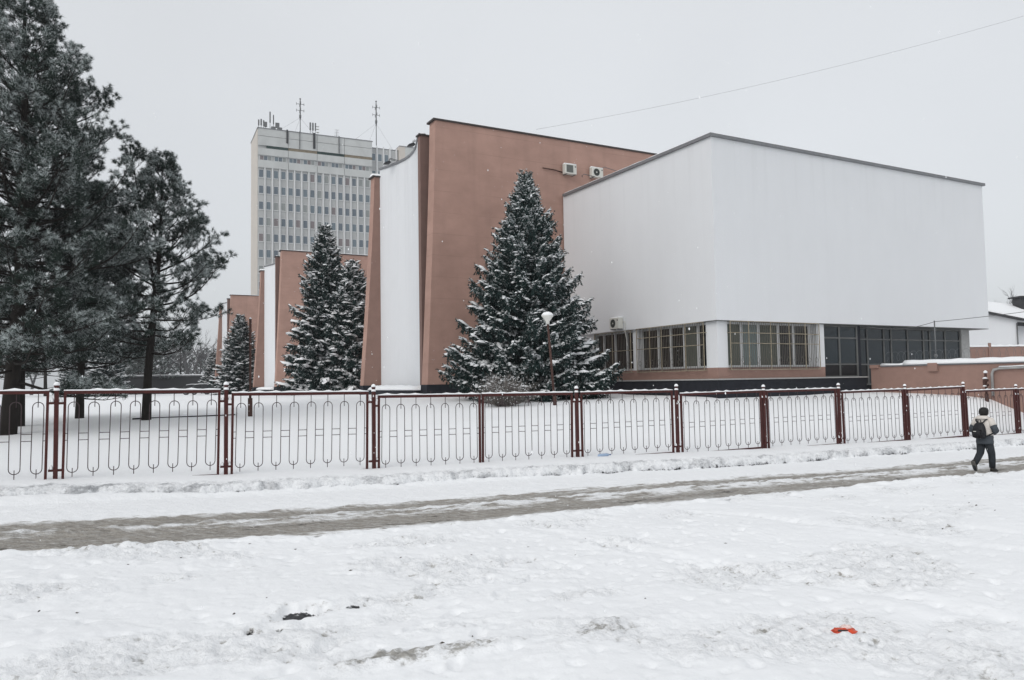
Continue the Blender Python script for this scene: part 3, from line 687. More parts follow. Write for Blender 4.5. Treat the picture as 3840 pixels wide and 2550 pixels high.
# ------------------------------------------------------------------ the tower
def make_tower():
    tw = root('office_tower', 'grey concrete high-rise office tower with rooftop aerials, far behind', 'building', Vector((-52.46, 158, 0)), TF.t)
    W, D, T = 24.3, 11.0, 56.4
    b = MB(); b.box(0, W, 0, D, 1, T); b.build('wall', M['spandrel'], tw)
    b = MB(); b.add([(-.06, .0, 1), (-.06, D * .98, 1), (-.06, D * .98, T), (-.06, .0, T), (0, 0, 1), (0, D * .98, 1), (0, D * .98, T), (0, 0, T)],
                    [(0, 1, 2, 3), (4, 7, 6, 5), (0, 4, 5, 1), (3, 2, 6, 7), (0, 3, 7, 4), (1, 5, 6, 2)]); b.build('side_wall', M['cream'], tw)
    b = MB(); b.box(-.15, W + .1, -.45, D + .1, T, T + .16); rf = b.build('roof_edge', M['coping'], tw)
    # top fascia panels: four wide bays, two courses
    bays = [0, 6.15, 12.2, 18.1, W]
    for z0, z1 in ((52.86, 54.78), (54.86, 56.4)):
        for i in range(4):
            p = MB(); p.box(bays[i] + .04, bays[i + 1] - .04, -.36, 0, z0, z1); p.build('fascia_panel', M['conc'], tw)
    for i in range(4):
        p = MB(); p.box(bays[i] + (1.75 if i == 0 else .02), bays[i + 1] - .02, -.30, 0, 52.25, 52.86); p.build('sign_band', M['greensign'] if i in (0, 2) else M['ochre'], tw)
        p = MB(); p.box(bays[i] + .04, bays[i + 1] - .04, -.36, 0, 50.78, 52.25); p.build('fascia_panel', M['conc'], tw)
        p = MB(); p.box(bays[i] + .04, bays[i + 1] - .04, -.40, 0, 48.15, 49.66); p.build('fascia_panel', M['conc'], tw)
    # ribbon windows
    me = None
    for i in range(8):
        x = .35 + i * 2.98
        f = MB()
        for (u0, u1) in ((0, .72), (.80, 1.50), (1.58, 2.35)): pass
        f.box(0, 2.45, -.14, 0, 49.70, 49.78); f.box(0, 2.45, -.14, 0, 50.68, 50.76)
        for u in (0, .80, 1.60, 2.37): f.box(u, u + .08, -.14, 0, 49.78, 50.68)
        fr = f.build('ribbon_window', M['frame'], tw, (x, -.02, 0))
        for j, u in enumerate((.08, .88, 1.68)):
            g = MB(); g.box(u, u + .70, -.08, -.03, 49.78, 50.68); g.build('pane', PANES[(3, 0, 2)[j] if (i + j) % 4 else 1], fr)
    # window grid
    fm = MB(); t = .07
    fm.box(0, .98, -.06, 0, 0, t); fm.box(0, .98, -.06, 0, 1.75 - t, 1.75); fm.box(0, t, -.06, 0, t, 1.75 - t); fm.box(.98 - t, .98, -.06, 0, t, 1.75 - t); fm.box(-.05, 1.03, -.12, 0, -.07, 0)
    f0 = fm.build('window', M['fin'], tw)
    gs = []
    for pm in PANES:
        g = MB(); g.box(t, .98 - t, -.03, -.015, t, 1.75 - t); gs.append(g.build('pane', pm, f0))
    rr = random.Random(5); first = True
    for r_ in range(9):
        z = 46.02 - 3.37 * r_
        for c_ in range(16):
            f = f0 if first else inst(f0, tw)
            f.location = (.18 + 1.507 * c_, -.02, z)
            k = rr.choices(range(4), (5, 3, 3, 4))[0]
            if first:
                for q in range(1, 4): bpy.data.objects.remove(gs[q]) if False else None
                keep = gs[0]
            else: inst(gs[k], f)
            first = False
    for q in gs[1:]: bpy.data.objects.remove(q)
    fm = MB(); fm.box(-.12, .12, -.36, 0, 1, 48.15); p0 = fm.build('fin', M['fin'], tw, (1.42, 0, 0))
    for c_ in range(1, 16): inst(p0, tw, (1.42 + 1.507 * c_, 0, 0))
    # recessed wing to the right
    b = MB(); b.box(W, W + 6.4, 1.0, D, 1, 55.4); b.box(W + 6.4, W + 7.8, .2, D, 1, 56.3, 1); b.box(W + 7.8, W + 16, .2, D, 1, 56.3, 2); b.build('wing', [M['spandrel'], M['cream'], M['conc']], tw)
    b = MB(); b.box(W, W + 6.4, .9, D, 55.4, 55.55); b.box(W + 6.4, W + 16.1, .1, D, 56.3, 56.45); b.build('wing_roof_edge', M['coping'], tw)
    for i in range(4):
        b = MB(); b.box(W + 1.25 + i * 1.5, W + 1.55 + i * 1.5, .7, 1.0, 1, 55.8); b.build('pilaster', M['fin'], tw)
    for i in range(3):
        for zz in (52.5, 48.6):
            f = inst(f0, tw, (W + .12 + i * 1.5, .98, zz)); 
            g = MB(); g.box(t, .98 - t, -.03, -.015, t, 1.75 - t); g.build('pane', PANES[3], f)
    # pipes and ducts hanging down the fascia
    for x, wd, z in ((5.9, .16, 53.8), (11.55, .22, 53.3), (8.5, .06, 52.9), (16.9, .10, 52.9)):
        p = MB(); p.box(x - wd, x + wd, -.62, -.38, z, 56.7); p.build('duct', M['dkmetal'] if wd > .12 else M['metal'], tw)
    for x in (2.7, 4.0):
        p = MB(); p.box(x, x + .9, -.3, .5, 56.5, 57.1); p.build('roof_box', M['metal'], tw)
    return tw
make_tower()
def tloc(a, b, z): return Vector((-52.46, 158, z)) + TF.w(a, b)
def mast(a, h, label):
    r_ = root('aerial_mast', label, 'aerial mast', tloc(a, 2.0, 56.4), TF.t, 'tall aerial masts on the tower roof')
    b = MB(); b.tube([(0, 0, 0), (0, 0, h)], .09, 6); b.tube([(0, 0, h * .45), (0, 0, h * .95)], .14, 6); b.lathe([(.1, -.15), (.22, 0), (.1, .15)], 8, (0, 0, h)); b.build('pole', M['metal'], r_)
    for z in (h * .69, h * .86):
        b = MB(); b.tube([(-.8, 0, z), (.8, 0, z)], .06, 5); b.tube([(0, -.8, z), (0, .8, z)], .06, 5)
        for s in (-.8, .8): b.tube([(s, 0, z - .3), (s, 0, z + .3)], .05, 5); b.tube([(0, s, z - .3), (0, s, z + .3)], .05, 5)
        b.build('cross_arm', M['metal'], r_)
    b = MB(); b.box(-.2, .2, -.2, .2, h * .5, h * .57); b.build('junction_box', M['metal'], r_)
    b = MB()
    for dx, dy in ((-6, 2), (5, 3), (-1, 6)): b.tube([(0, 0, h * .5), (dx, dy, 0)], .018, 3)
    b.build('guy_wire', M['iron'], r_)
mast(9.05, 8.3, 'left of two tall cross-armed aerial masts, on the tower roof')
mast(25.9, 10.2, 'right of two tall cross-armed aerial masts, on the tower roof')
def cluster(a, label, poles):
    r_ = root('antenna', label, 'antenna', tloc(a, 1.0, 56.4), TF.t, 'small antennas along the tower roof edge')
    b = MB()
    for x, h, rd in poles: b.tube([(x, 0, 0), (x, 0, h)], .05, 5)
    b.build('pole', M['metal'], r_)
    for x, h, rd in poles:
        p = MB(); p.cham(x - rd, x + rd, -.2, .1, h * .45, h, .04); p.build('panel', M['metal'] if rd > .1 else M['dkmetal'], r_)
    return r_
cluster(.3, 'cluster of drum and panel antennas at the tower corner', [(0, 2.2, .14), (.5, 2.4, .15), (1.0, 2.2, .12), (1.4, 1.9, .3)])
cluster(2.6, 'tall twin panel antenna near the tower corner', [(0, 4.2, .13), (.7, 3.6, .09)])
cluster(4.1, 'pale square flat antenna on a short pole on the tower', [(0, 2.0, .42)])
cl_ = cluster(11.0, 'three dark panel antennas with pale drums beside left mast', [(0, 3.0, .16), (.55, 3.0, .16), (1.1, 3.0, .13)])
for i, z in enumerate((1.0, 1.7, 2.3)):
    b = MB(); b.lathe([(.05, -.12), (.34, 0), (.05, .12)], 10, (1.6, 0, z)); b.build('drum', M['acwhite'], cl_)
r_ = root('antenna', 'thin comb shaped television aerial on the tower roof', 'antenna', tloc(16.6, .8, 56.4), TF.t, 'small antennas along the tower roof edge')
b = MB(); b.tube([(0, 0, 0), (.15, 0, 2.1)], .04, 5)
for z in (.7, 1.1, 1.5, 2.0): b.tube([(z * .07 - .5, 0, z), (z * .07 + .5, 0, z + .08)], .03, 4)
b.build('rod', M['metal'], r_)

# ------------------------------------------------------------------ low boundary wall and what lies beyond it
def make_wall():
    r_ = root('boundary_wall', 'low pink rendered wall with thick snow along its top', 'wall', BF.w(33.45, 0), BF.t)
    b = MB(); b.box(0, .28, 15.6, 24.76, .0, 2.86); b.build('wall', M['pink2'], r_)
    b = MB(); b.box(-.05, .33, 15.6, 24.2, 2.86, 2.91); b.build('coping', M['coping'], r_)
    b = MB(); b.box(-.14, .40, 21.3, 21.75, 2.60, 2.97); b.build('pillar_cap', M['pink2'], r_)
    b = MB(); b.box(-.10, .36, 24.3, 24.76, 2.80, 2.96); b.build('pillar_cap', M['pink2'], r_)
    b = MB(); snow_strip(b, [(.14, 15.6, 2.91), (.14, 19, 2.91), (.14, 21.9, 2.93), (.14, 23, 2.92)], .52, .22, seed=21, var=.12)
    snow_strip(b, [(.14, 22.9, 2.92), (.14, 24.2, 2.92)], .42, .12, seed=22); b.build('snow', M['snow'], r_)
    b = MB(); b.tube([(-.10, 15.8, 2.74), (-.10, 18.6, 2.66), (-.10, 18.85, 2.6), (-.10, 18.92, 2.45), (-.10, 18.92, 1.5)], .055, 8); p = b.build('pipe', M['sill'], r_)
    b = MB(); snow_strip(b, [(-.10, 15.8, 2.79), (-.10, 17.6, 2.74), (-.10, 18.6, 2.71)], .14, .05, seed=23); b.build('snow', M['snow'], p)
    b = MB(); b.tube([(.14, 21.5, 2.9), (.14, 21.5, 4.9)], .03, 6); b.lathe([(.07, 0), (.09, .05), (.05, .12)], 8, (.14, 21.5, 3.25)); b.build('post', M['metal'], r_)
    b = MB(); rr = random.Random(4)
    for i in range(26):
        y = 16 + i * .31; n = 10; rad = .22
        b.tube([(.14 + rad * math.cos(2 * math.pi * k / n), y + .31 * k / n, 3.35 + rad * math.sin(2 * math.pi * k / n)) for k in range(n + 1)], .006, 3)
    b.build('barbed_wire', M['metal'], r_)
    return r_
make_wall()
r_ = root('metal_gate', 'dark sheet metal gate at right edge behind the fence', 'gate', BF.w(33.40, 15.4), BF.t)
b = MB(); b.box(-.12, -.06, 0, 1.75, .5, 1.95); b.build('sheet', M['dkmetal'], r_)
b = MB(); b.box(-.16, -.05, 1.70, 1.80, .3, 2.0); b.box(-.16, -.05, 0, .08, .3, 2.0); b.box(-.15, -.07, .08, 1.70, 1.90, 1.98); b.build('frame', M['iron'], r_)

r_ = root('gas_riser', 'rusty upright pipe with snowy valve beside the low pink wall', 'pipe', BF.w(33.02, 19.0, .85), BF.t)
b = MB(); b.tube([(0, 0, 0), (0, 0, .75)], .075, 8); b.tube([(0, 0, .75), (0, 0, 1.62)], .05, 8); b.build('riser', M['rust'], r_)
b = MB(); b.lathe([(.05, 0), (.11, .03), (.11, .1), (.05, .13)], 8, (0, 0, 1.05)); b.lathe([(.05, 0), (.11, .03), (.11, .1), (.05, .13)], 8, (0, 0, 1.25)); b.box(-.14, -.05, -.05, .05, 1.1, 1.3); b.build('valve', M['rust'], r_)
b = MB(); b.lathe([(.07, 0), (.085, .05), (.03, .11)], 8, (0, 0, 1.62)); b.lathe([(.1, 0), (.08, .05), (.02, .07)], 8, (-.05, 0, 1.38)); b.lathe([(.08, 0), (.06, .04), (.02, .06)], 8, (-.10, 0, 1.06)); b.build('snow', M['snow'], r_)['kind'] = 'stuff'

r_ = root('pink_wall', 'pale snow-topped pink wall standing behind the low one', 'wall', (30, 55.5, 0), R(4))
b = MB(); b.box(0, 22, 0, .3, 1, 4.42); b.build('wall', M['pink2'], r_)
b = MB(); snow_strip(b, [(0, .15, 4.42), (22, .15, 4.42)], .44, .14, seed=31); b.build('snow', M['snow'], r_)
b = MB()
for x in (4.7, 9.5): b.box(x - .09, x + .09, -.09, 0, 1, 4.7)
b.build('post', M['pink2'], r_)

r_ = root('white_house', 'white walled house with thick snow on its sloping roof', 'building', (0, 0, 0))
def quadslab(mb, P, th, m=0):
    v = [tuple(p) for p in P] + [(p[0], p[1], p[2] - th) for p in P]
    mb.add(v, [(0, 1, 2, 3), (7, 6, 5, 4), (0, 4, 5, 1), (1, 5, 6, 2), (2, 6, 7, 3), (3, 7, 4, 0)], m)
b = MB(); b.add([(40, 75.2, 1), (49.6, 75.2, 1), (49.6, 75.2, 7.75), (40, 75.2, 9.9), (40, 84, 1), (49.6, 84, 1), (49.6, 84, 9.6), (40, 84, 10.7)],
                [(0, 1, 2, 3), (7, 6, 5, 4), (1, 5, 6, 2), (0, 3, 7, 4), (3, 2, 6, 7)]); b.build('wall', M['white'], r_)
b = MB(); quadslab(b, [(39, 74.7, 10.20), (50.4, 74.7, 7.72), (58, 84.6, 9.60), (39, 84.6, 11.1)], .22); rf = b.build('roof', M['dkmetal'], r_)
b = MB(); quadslab(b, [(39, 74.75, 10.40), (50.3, 74.75, 7.94), (57.9, 84.5, 9.84), (39, 84.5, 11.32)], .2); b.build('snow', M['snow'], rf)
b = MB(); b.box(49.65, 60, 76.5, 84, 1, 7.2); b.build('side_wing', M['white'], r_)
b = MB(); quadslab(b, [(49.7, 75.4, 7.5), (60, 75.4, 6.6), (60, 84, 8.3), (49.7, 84, 8.9)], .35); sr = b.build('side_roof', M['dkmetal'], r_)
b = MB(); quadslab(b, [(49.8, 75.5, 7.68), (60, 75.5, 6.78), (60, 84, 8.5), (49.8, 84, 9.1)], .16); b.build('snow', M['snow'], sr)
b = MB(); b.box(53.3, 54.9, 80, 81.4, 8, 10.4); b.box(53.0, 55.2, 79.7, 81.7, 10.4, 10.55); b.build('chimney', M['dkmetal'], rf)
b = MB(); b.tube([(49.5, 75.1, 7.4), (49.5, 75.1, 2)], .06, 6); b.build('drainpipe', M['metal'], r_)

# ------------------------------------------------------------------ trees
def rot_to(dirs, roll):
    d = dirs / np.linalg.norm(dirs, axis=1, keepdims=True)
    ref = np.where(np.abs(d[:, 2:3]) < .9, np.array([[0, 0, 1.]]), np.array([[1., 0, 0]]))
    x = np.cross(ref, d); x /= np.linalg.norm(x, axis=1, keepdims=True); y = np.cross(d, x)
    c, s = np.cos(roll)[:, None], np.sin(roll)[:, None]
    return np.stack([x * c + y * s, -x * s + y * c, d], -1)       # columns
def scatter(variants, pos, dirs, scale, seed, snow_p, snow_up, clump=None):
    """place needle clumps; returns verts, tris, material index (1 = snowy)"""
    g = np.random.default_rng(seed); n = len(pos); var = g.integers(0, len(variants), n)
    Rm = rot_to(dirs, g.uniform(0, 6.28, n)); V = []; Fm = []
    for k, vv in enumerate(variants):
        i = np.where(var == k)[0]
        if not len(i): continue
        p = np.einsum('nij,kj->nki', Rm[i], vv) * scale[i][:, None, None] + pos[i][:, None, :]
        tri = p.reshape(-1, 3, 3)
        tipd = tri[:, 2] - (tri[:, 0] + tri[:, 1]) / 2; tipd /= np.linalg.norm(tipd, axis=1, keepdims=True) + 1e-9
        pr = snow_p + snow_up * np.clip(tipd[:, 2], 0, 1)
        if clump is not None: pr = pr * np.repeat(clump[i], len(vv) // 3)
        V.append(tri.reshape(-1, 3)); Fm.append((g.random(len(tri)) < pr).astype(np.int32))
    V = np.concatenate(V); Fm = np.concatenate(Fm)
    return V, np.arange(len(V)).reshape(-1, 3), Fm
def tuft_variants(n, length, width, spread, shoot, k=5, seed=1):
    g = np.random.default_rng(seed); out = []
    for _ in range(k):
        z0 = g.uniform(0, shoot, n); az = g.uniform(0, 6.28, n); sp = np.radians(g.uniform(*spread, n)); L = length * g.uniform(.75, 1.15, n)
        d = np.stack([np.sin(sp) * np.cos(az), np.sin(sp) * np.sin(az), np.cos(sp)], -1)
        base = np.stack([0 * z0, 0 * z0, z0], -1); tip = base + d * L[:, None]
        side = np.cross(d, g.normal(size=(n, 3))); side /= np.linalg.norm(side, axis=1, keepdims=True)
        w_ = width * g.uniform(.8, 1.2, n)[:, None]
        out.append(np.stack([base - side * w_, base + side * w_, tip], 1).reshape(-1, 3))
    return out
PT = tuft_variants(46, .13, .0056, (20, 105), .10, seed=11)
SP = tuft_variants(16, .085, .020, (30, 65), .22, seed=12)

def pine(name, label, loc, H, prof, lean, seed, nb=60, zb=2.0, r0=.16, extra=None, group=None, side_bias=None):
    """prof: list of (z, radius); trunk base at loc"""
    g = random.Random(seed); o = root(name, label, 'pine tree', loc, 0, group)
    zs = [0, .15 * H, .3 * H, .5 * H, .7 * H, .85 * H, H]
    def tp(z): t = z / H; return Vector((lean[0] * t + .12 * math.sin(t * 5 + seed), lean[1] * t + .10 * math.sin(t * 4 + seed * 2), z))
    b = MB(); b.tube([tp(z) - Vector((0, 0, .3 if z == 0 else 0)) for z in zs], [r0 * 1.25, r0, r0 * .9, r0 * .75, r0 * .5, r0 * .28, .02], 9); b.build('trunk', M['bark'], o)
    limbs = MB(); pos = []; dr = []; az0 = g.uniform(0, 6.28)
    leaders = [(tp, H, prof, zb, nb)]
    def branch(p0, az, L, el, upc):
        n = 6; pts = [Vector(p0)]; d = Vector((math.cos(az) * math.cos(el), math.sin(az) * math.cos(el), math.sin(el)))
        for i in range(n):
            d = (d + Vector((g.uniform(-.10, .10), g.uniform(-.10, .10), upc * (i / n) + g.uniform(-.05, .05)))).normalized()
            pts.append(pts[-1] + d * (L / n))
        limbs.tube(pts, [max(.006, .016 * L * (1 - i / (n + .6))) for i in range(n + 1)], 5, caps=False)
        # twigs
        s = .28; sgn = 1
        while s < 1.0:
            i = min(int(s * n), n - 1); f = s * n - i; p = pts[i].lerp(pts[i + 1], f); ax = (pts[i + 1] - pts[i]).normalized()
            sd = ax.cross(Vector((0, 0, 1)));
            if sd.length < .1: sd = Vector((1, 0, 0))
            sd.normalize(); sgn = -sgn
            tl = (1.05 - s) * L * .42 * g.uniform(.6, 1.15) + .22
            td = (ax * g.uniform(.5, .9) + sd * sgn * g.uniform(.5, 1.0) + Vector((0, 0, g.uniform(-.1, .45)))).normalized()
            q = p.copy(); m = max(2, int(tl / .17))
            tw = [q.copy()]
            for j in range(m):
                td = (td + Vector((g.uniform(-.15, .15), g.uniform(-.15, .15), .10))).normalized(); q = q + td * (tl / m); tw.append(q.copy())
                if j >= m * .45 or j == m - 1:
                    pos.append(tuple(q)); dr.append(tuple(td + Vector((0, 0, .35))))
                    for _ in range(2 if j < m - 1 else 4):
                        a = td.cross(Vector((g.uniform(-1, 1), g.uniform(-1, 1), g.uniform(-.3, 1)))).normalized()
                        e = q + (td * .7 + a * .8 + Vector((0, 0, .25))).normalized() * g.uniform(.08, .22); pos.append(tuple(e)); dr.append(tuple(td + a * .6 + Vector((0, 0, .6))))
            limbs.tube([tw[0], tw[len(tw) // 2], tw[-1]], [.010, .008, .005], 3, caps=False)
            s += .155 / max(L, .8) * g.uniform(.75, 1.3)
        pos.append(tuple(pts[-1])); dr.append(tuple(pts[-1] - pts[-2]))
    def whole(tpf, H_, prof_, zb_, nb_, org=Vector((0, 0, 0))):
        for k in range(nb_):
            t = (k + g.uniform(0, .9)) / nb_; z = zb_ + (H_ - zb_) * (t ** .92)
            Rr = np.interp(z, [p[0] for p in prof_], [p[1] for p in prof_])
            az = az0 + k * 2.399 + g.uniform(-.3, .3)
            bias = 1.0 if side_bias is None else 1 + side_bias[1] * math.cos(az - side_bias[0])
            L = max(.3, Rr * g.uniform(.68, 1.12) * bias); tt = z / H_
            el = R(-12 + 55 * tt ** 1.3 + g.uniform(-10, 10)); branch(tpf(z), az, L, el, .15 + .40 * g.random())
        for j in range(5): pos.append(tuple(tpf(H_ - .12 * j))); dr.append((g.uniform(-.3, .3), g.uniform(-.3, .3), 1))
    whole(*leaders[0])
    if extra:
        for ex in extra:
            a, c, L2, pr2, nb2 = ex
            def tp2(z, a=Vector(a), c=Vector(c)): return a.lerp(c, z / L2)
            limbs.tube([tp2(L2 * i / 5) for i in range(6)], [r0 * .5 * (1 - .17 * i) for i in range(6)], 6)
            whole(tp2, L2, pr2, L2 * .15, nb2)
    limbs.build('limbs', M['bark'], o)
    pos = np.array(pos); dr = np.array(dr); gg = np.random.default_rng(seed + 5)
    print('pine tufts', len(pos)); V, F_, mi = scatter(PT, pos, dr, gg.uniform(.9, 1.3, len(pos)), seed, .08, .62, np.clip(.75 + 1.5 * pn(pos[:, 0] * 1.3 + pos[:, 1], pos[:, 2] * 1.6, seed % 50), .12, 1.8))
    cr_ = np_mesh('crown', V, F_, [M['needle'], M['frost']], mi, o); cr_['kind'] = 'stuff'
    return o

def gz(x, y):
    u, v = ST.inv(x, y); return float(yard_z(np.array([u]), np.array([v]))[0])
def at(x, y, dz=0): return (x, y, gz(x, y) + dz)

PG = 'tall pines on the left of the yard'
pine('pine_tree', 'biggest pine, at left edge, its crown reaching out of the top', at(-16.3, 25.0), 15.5,
     [(0, 3.2), (2, 3.4), (5, 3.7), (8, 3.3), (10.7, 2.5), (11.7, 1.9), (13.2, 1.0), (14.3, .6), (15.5, .2)], (.3, .0), 31, nb=165, zb=1.75, r0=.22, group=PG, side_bias=(0.2, .10))
pine('pine_tree', 'second dark pine at left edge behind the biggest one', at(-18.1, 28.2), 13.5,
     [(0, 3.0), (4, 3.4), (8, 2.7), (11, 1.6), (13.5, .3)], (.2, .3), 47, nb=96, zb=1.7, r0=.18, group=PG)
pine('pine_tree', 'slim pine trunk at left with its crown between two bigger pines', at(-17.9, 31.8), 9.3,
     [(0, 2.8), (3.5, 3.1), (5.5, 2.4), (7, 1.5), (8.4, .7), (9.3, .2)], (.4, .2), 53, nb=80, zb=1.9, r0=.15, group=PG, side_bias=(0, .2))
pine('pine_tree', 'smaller pine standing clear with a straight bare trunk below', at(-13.72, 29.0), 9.8,
     [(0, 1.4), (2.4, 2.2), (3.2, 2.6), (4.6, 2.75), (6.3, 2.4), (7.5, 1.5), (8.5, .85), (9.3, .45), (9.8, .15)], (.42, 0), 61, nb=74, zb=2.3, r0=.15, group=PG,
     extra=[((.2, .1, 4.6), (-.95, .3, 10.5), 6.0, [(0, .9), (3, .9), (5, .5), (6.0, .12)], 22)])

def spruce(name, label, loc, H, Rb, seed, nb, droop=.22, zb=.35, p=.95, snow=1.0, sc=1.0, group=None, upturn=.30, nsc=1.0, frost=.30, hang=.55, pad=1.0):
    g = random.Random(seed); o = root(name, label, 'spruce tree', loc, 0, group)
    b = MB(); b.tube([(0, 0, -.3), (0, 0, H * .5), (0, 0, H * .98)], [H * .016, H * .010, .01], 7); b.build('trunk', M['bark'], o)
    pos = []; dr = []; scl = []; limbs = MB(); sn = []; snd = []; sns = []
    for k in range(nb):
        t = (k + g.random()) / nb; z = zb + (H - zb) * t ** 1.25
        L = Rb * max(.03, (1 - z / H)) ** p * g.uniform(.70, 1.10) * (1 + .08 * math.sin(k * 2.399 * 3 + z * 1.9)) * (.66 + .34 * min(1, z / (.15 * H))) + .08
        az = k * 2.399 + g.uniform(-.35, .35); dx, dy = math.cos(az), math.sin(az); tt = z / H
        e0 = (-.20 - droop) * (1 - tt) + .55 * tt * tt
        n = max(3, int(L / .30)); ax = Vector((dx, dy, 0)); sd = Vector((-dy, dx, 0)); pts = []
        ub = upturn * g.uniform(.6, 1.4)
        for i in range(n + 1):
            s = i / n; pts.append(Vector((0, 0, z)) + ax * (L * s) + Vector((0, 0, L * (e0 * s - .12 * s * s + ub * s ** 3))) + sd * (L * .06 * math.sin(s * 3 + k)))
        limbs.tube(pts, [.012 * L * (1 - .9 * i / n) + .004 for i in range(n + 1)], 3, caps=False)
        st = .115 * sc; m = max(2, int(L / st))
        for j in range(m):
            s = (j + .6) / m
            if s < .12: continue
            i = min(int(s * n), n - 1); q = pts[i].lerp(pts[i + 1], s * n - i); a2 = (pts[i + 1] - pts[i]).normalized()
            pos.append(tuple(q)); dr.append(tuple(a2 + Vector((0, 0, .1)))); scl.append(1.0)
            for sg in (-1, 1):
                tl = min(.9, (.10 + .36 * L * (1.05 - s) * min(1, s * 2.2))) * g.uniform(.6, 1.1)
                td = (a2 * .8 + sd * sg * g.uniform(.6, 1.0) + Vector((0, 0, g.uniform(-.35, .0)))).normalized(); c = max(1, int(tl / (.17 * sc)))
                for e in range(c):
                    td = (td + Vector((0, 0, -.06))).normalized(); pp = q + td * (tl * (e + .2) / c)
                    pos.append(tuple(pp)); dr.append(tuple(td)); scl.append(g.uniform(.75, 1.1))
                    if g.random() < hang: pos.append(tuple(pp)); dr.append((td.x * .35 + g.uniform(-.2, .2), td.y * .35 + g.uniform(-.2, .2), -1)); scl.append(g.uniform(.8, 1.5))
                    if g.random() < .26 * snow: sn.append(tuple(pp + td * .1 + Vector((0, 0, .02)))); snd.append(tuple(td + Vector((g.uniform(-.6, .6), g.uniform(-.6, .6), g.uniform(-.3, .2))))); sns.append(g.uniform(.04, .11))
            if g.random() < (.10 + .22 * s) * snow and L > .5 and math.sin(j * 1.7 + k * 2.3) > -.35:
                sn.append(tuple(q + Vector((0, 0, .035)))); snd.append(tuple(a2)); sns.append(g.uniform(.07, .15) * min(1.25, .6 + L * .25))
        if L > .35: sn.append(tuple(pts[-1] + Vector((0, 0, .02)))); snd.append(tuple(pts[-1] - pts[-2])); sns.append(g.uniform(.05, .09))
    for j in range(7): pos.append((0, 0, H - .10 * j)); dr.append((0, 0, 1)); scl.append(.6 + .07 * j)
    limbs.build('limbs', M['bark'], o)
    pos = np.array(pos); dr = np.array(dr)
    print('spruce tufts', len(pos), 'snow', len(sn)); V, F_, mi = scatter(SP, pos, dr, np.array(scl) * 1.15 * sc * nsc, seed, .04, frost)
    cr_ = np_mesh('crown', V, F_, [M['spruce'], M['frost']], mi, o); cr_['kind'] = 'stuff'
    # snow pads: low uneven domes lying along the branches
    gg = np.random.default_rng(seed); sn = np.array(sn); snd = np.array(snd); sns = np.array(sns) * sc * pad; nn = len(sn)
    nr = 7; ring = []
    for rr, zz in ((1.0, -.12), (.72, .26), (0.25, .42)):
        for k in range(nr): a = 2 * math.pi * k / nr; ring.append((rr * 1.55 * math.cos(a), rr * math.sin(a), zz))
    ring = np.array(ring); f = []
    for q in (0, nr):
        for k in range(nr): f.append((q + k, q + (k + 1) % nr, q + nr + (k + 1) % nr)); f.append((q + k, q + nr + (k + 1) % nr, q + nr + k))
    for k in range(1, nr - 1): f.append((2 * nr, 2 * nr + k, 2 * nr + k + 1))
    f = np.array(f); hd = snd.copy(); hl = np.linalg.norm(hd[:, :2], axis=1, keepdims=True) + 1e-6
    X = np.concatenate([hd[:, :2] / hl, np.clip(hd[:, 2:3] / hl, -1, 1)], 1); X /= np.linalg.norm(X, axis=1, keepdims=True)
    Yv = np.stack([-hd[:, 1] / hl[:, 0], hd[:, 0] / hl[:, 0], 0 * hl[:, 0]], 1); Zv = np.cross(X, Yv)
    loc_ = ring[None] * (1 + gg.normal(0, .22, (nn, 3 * nr, 1)))
    VV = sn[:, None, :] + sns[:, None, None] * (loc_[:, :, 0:1] * X[:, None] + loc_[:, :, 1:2] * Yv[:, None] + loc_[:, :, 2:3] * Zv[:, None])
    FF = (f[None] + (np.arange(nn) * 3 * nr)[:, None, None]).reshape(-1, 3)
    so_ = np_mesh('snow', VV.reshape(-1, 3), FF, M['snow'], None, o, smooth=True); so_['kind'] = 'stuff'
    return o
SG = 'snowy spruces around the halls'
spruce('spruce_tree', 'largest snow-laden spruce in front of the pink wall and white annex', at(.74, 35.3, -.05), 10.3, 4.25, 5, 540, droop=.20, zb=.45, group=SG, upturn=.34, p=1.0, frost=.55, hang=1.0, snow=1.35, pad=1.15)
sA = spruce('spruce_tree', 'tallest of the spruces before the middle pink hall', at(-13.9, 57.0), 12.4, 3.5, 17, 300, droop=.12, snow=.95, sc=1.35, group=SG, p=.80, frost=.12, hang=.9, pad=1.5)
sB = spruce('spruce_tree', 'shorter spruce touching the leaning pink wall end', at(-11.65, 56.0), 9.5, 3.0, 23, 240, droop=.14, snow=1.35, sc=1.35, group=SG, p=.72, frost=.16, hang=.8, pad=1.6)
sC = copy_tree(sB); sC.location = at(-12.9, 58.6); sC.scale = (.8, .8, .95); sC.rotation_euler = (0, 0, 2.1); sC['label'] = 'narrow spruce top showing between two bigger spruces'
sD = copy_tree(sA); sD.location = at(-31.9, 90); sD.scale = (1.02, 1.02, .74); sD.rotation_euler = (0, 0, 1.3); sD['label'] = 'dark spruce behind the bare rusty pole on the left'
sE = copy_tree(sB); sE.location = at(-49.9, 128); sE.scale = (.85, .85, .72); sE.rotation_euler = (0, 0, .7); sE['label'] = 'small far spruce left of the farthest pink hall'
for i, (x, y, s, lab) in enumerate([(-52.0, 98.5, .72, 'snow-laden spruce behind the left parked cars'), (-56.5, 99.5, .66, 'snow-laden spruce left of the others, behind parked cars')]):
    c = copy_tree(sA); c.location = at(x, y); c.scale = (s * 1.2, s * 1.2, s); c.rotation_euler = (0, 0, i * 2.0 + .4); c['label'] = lab

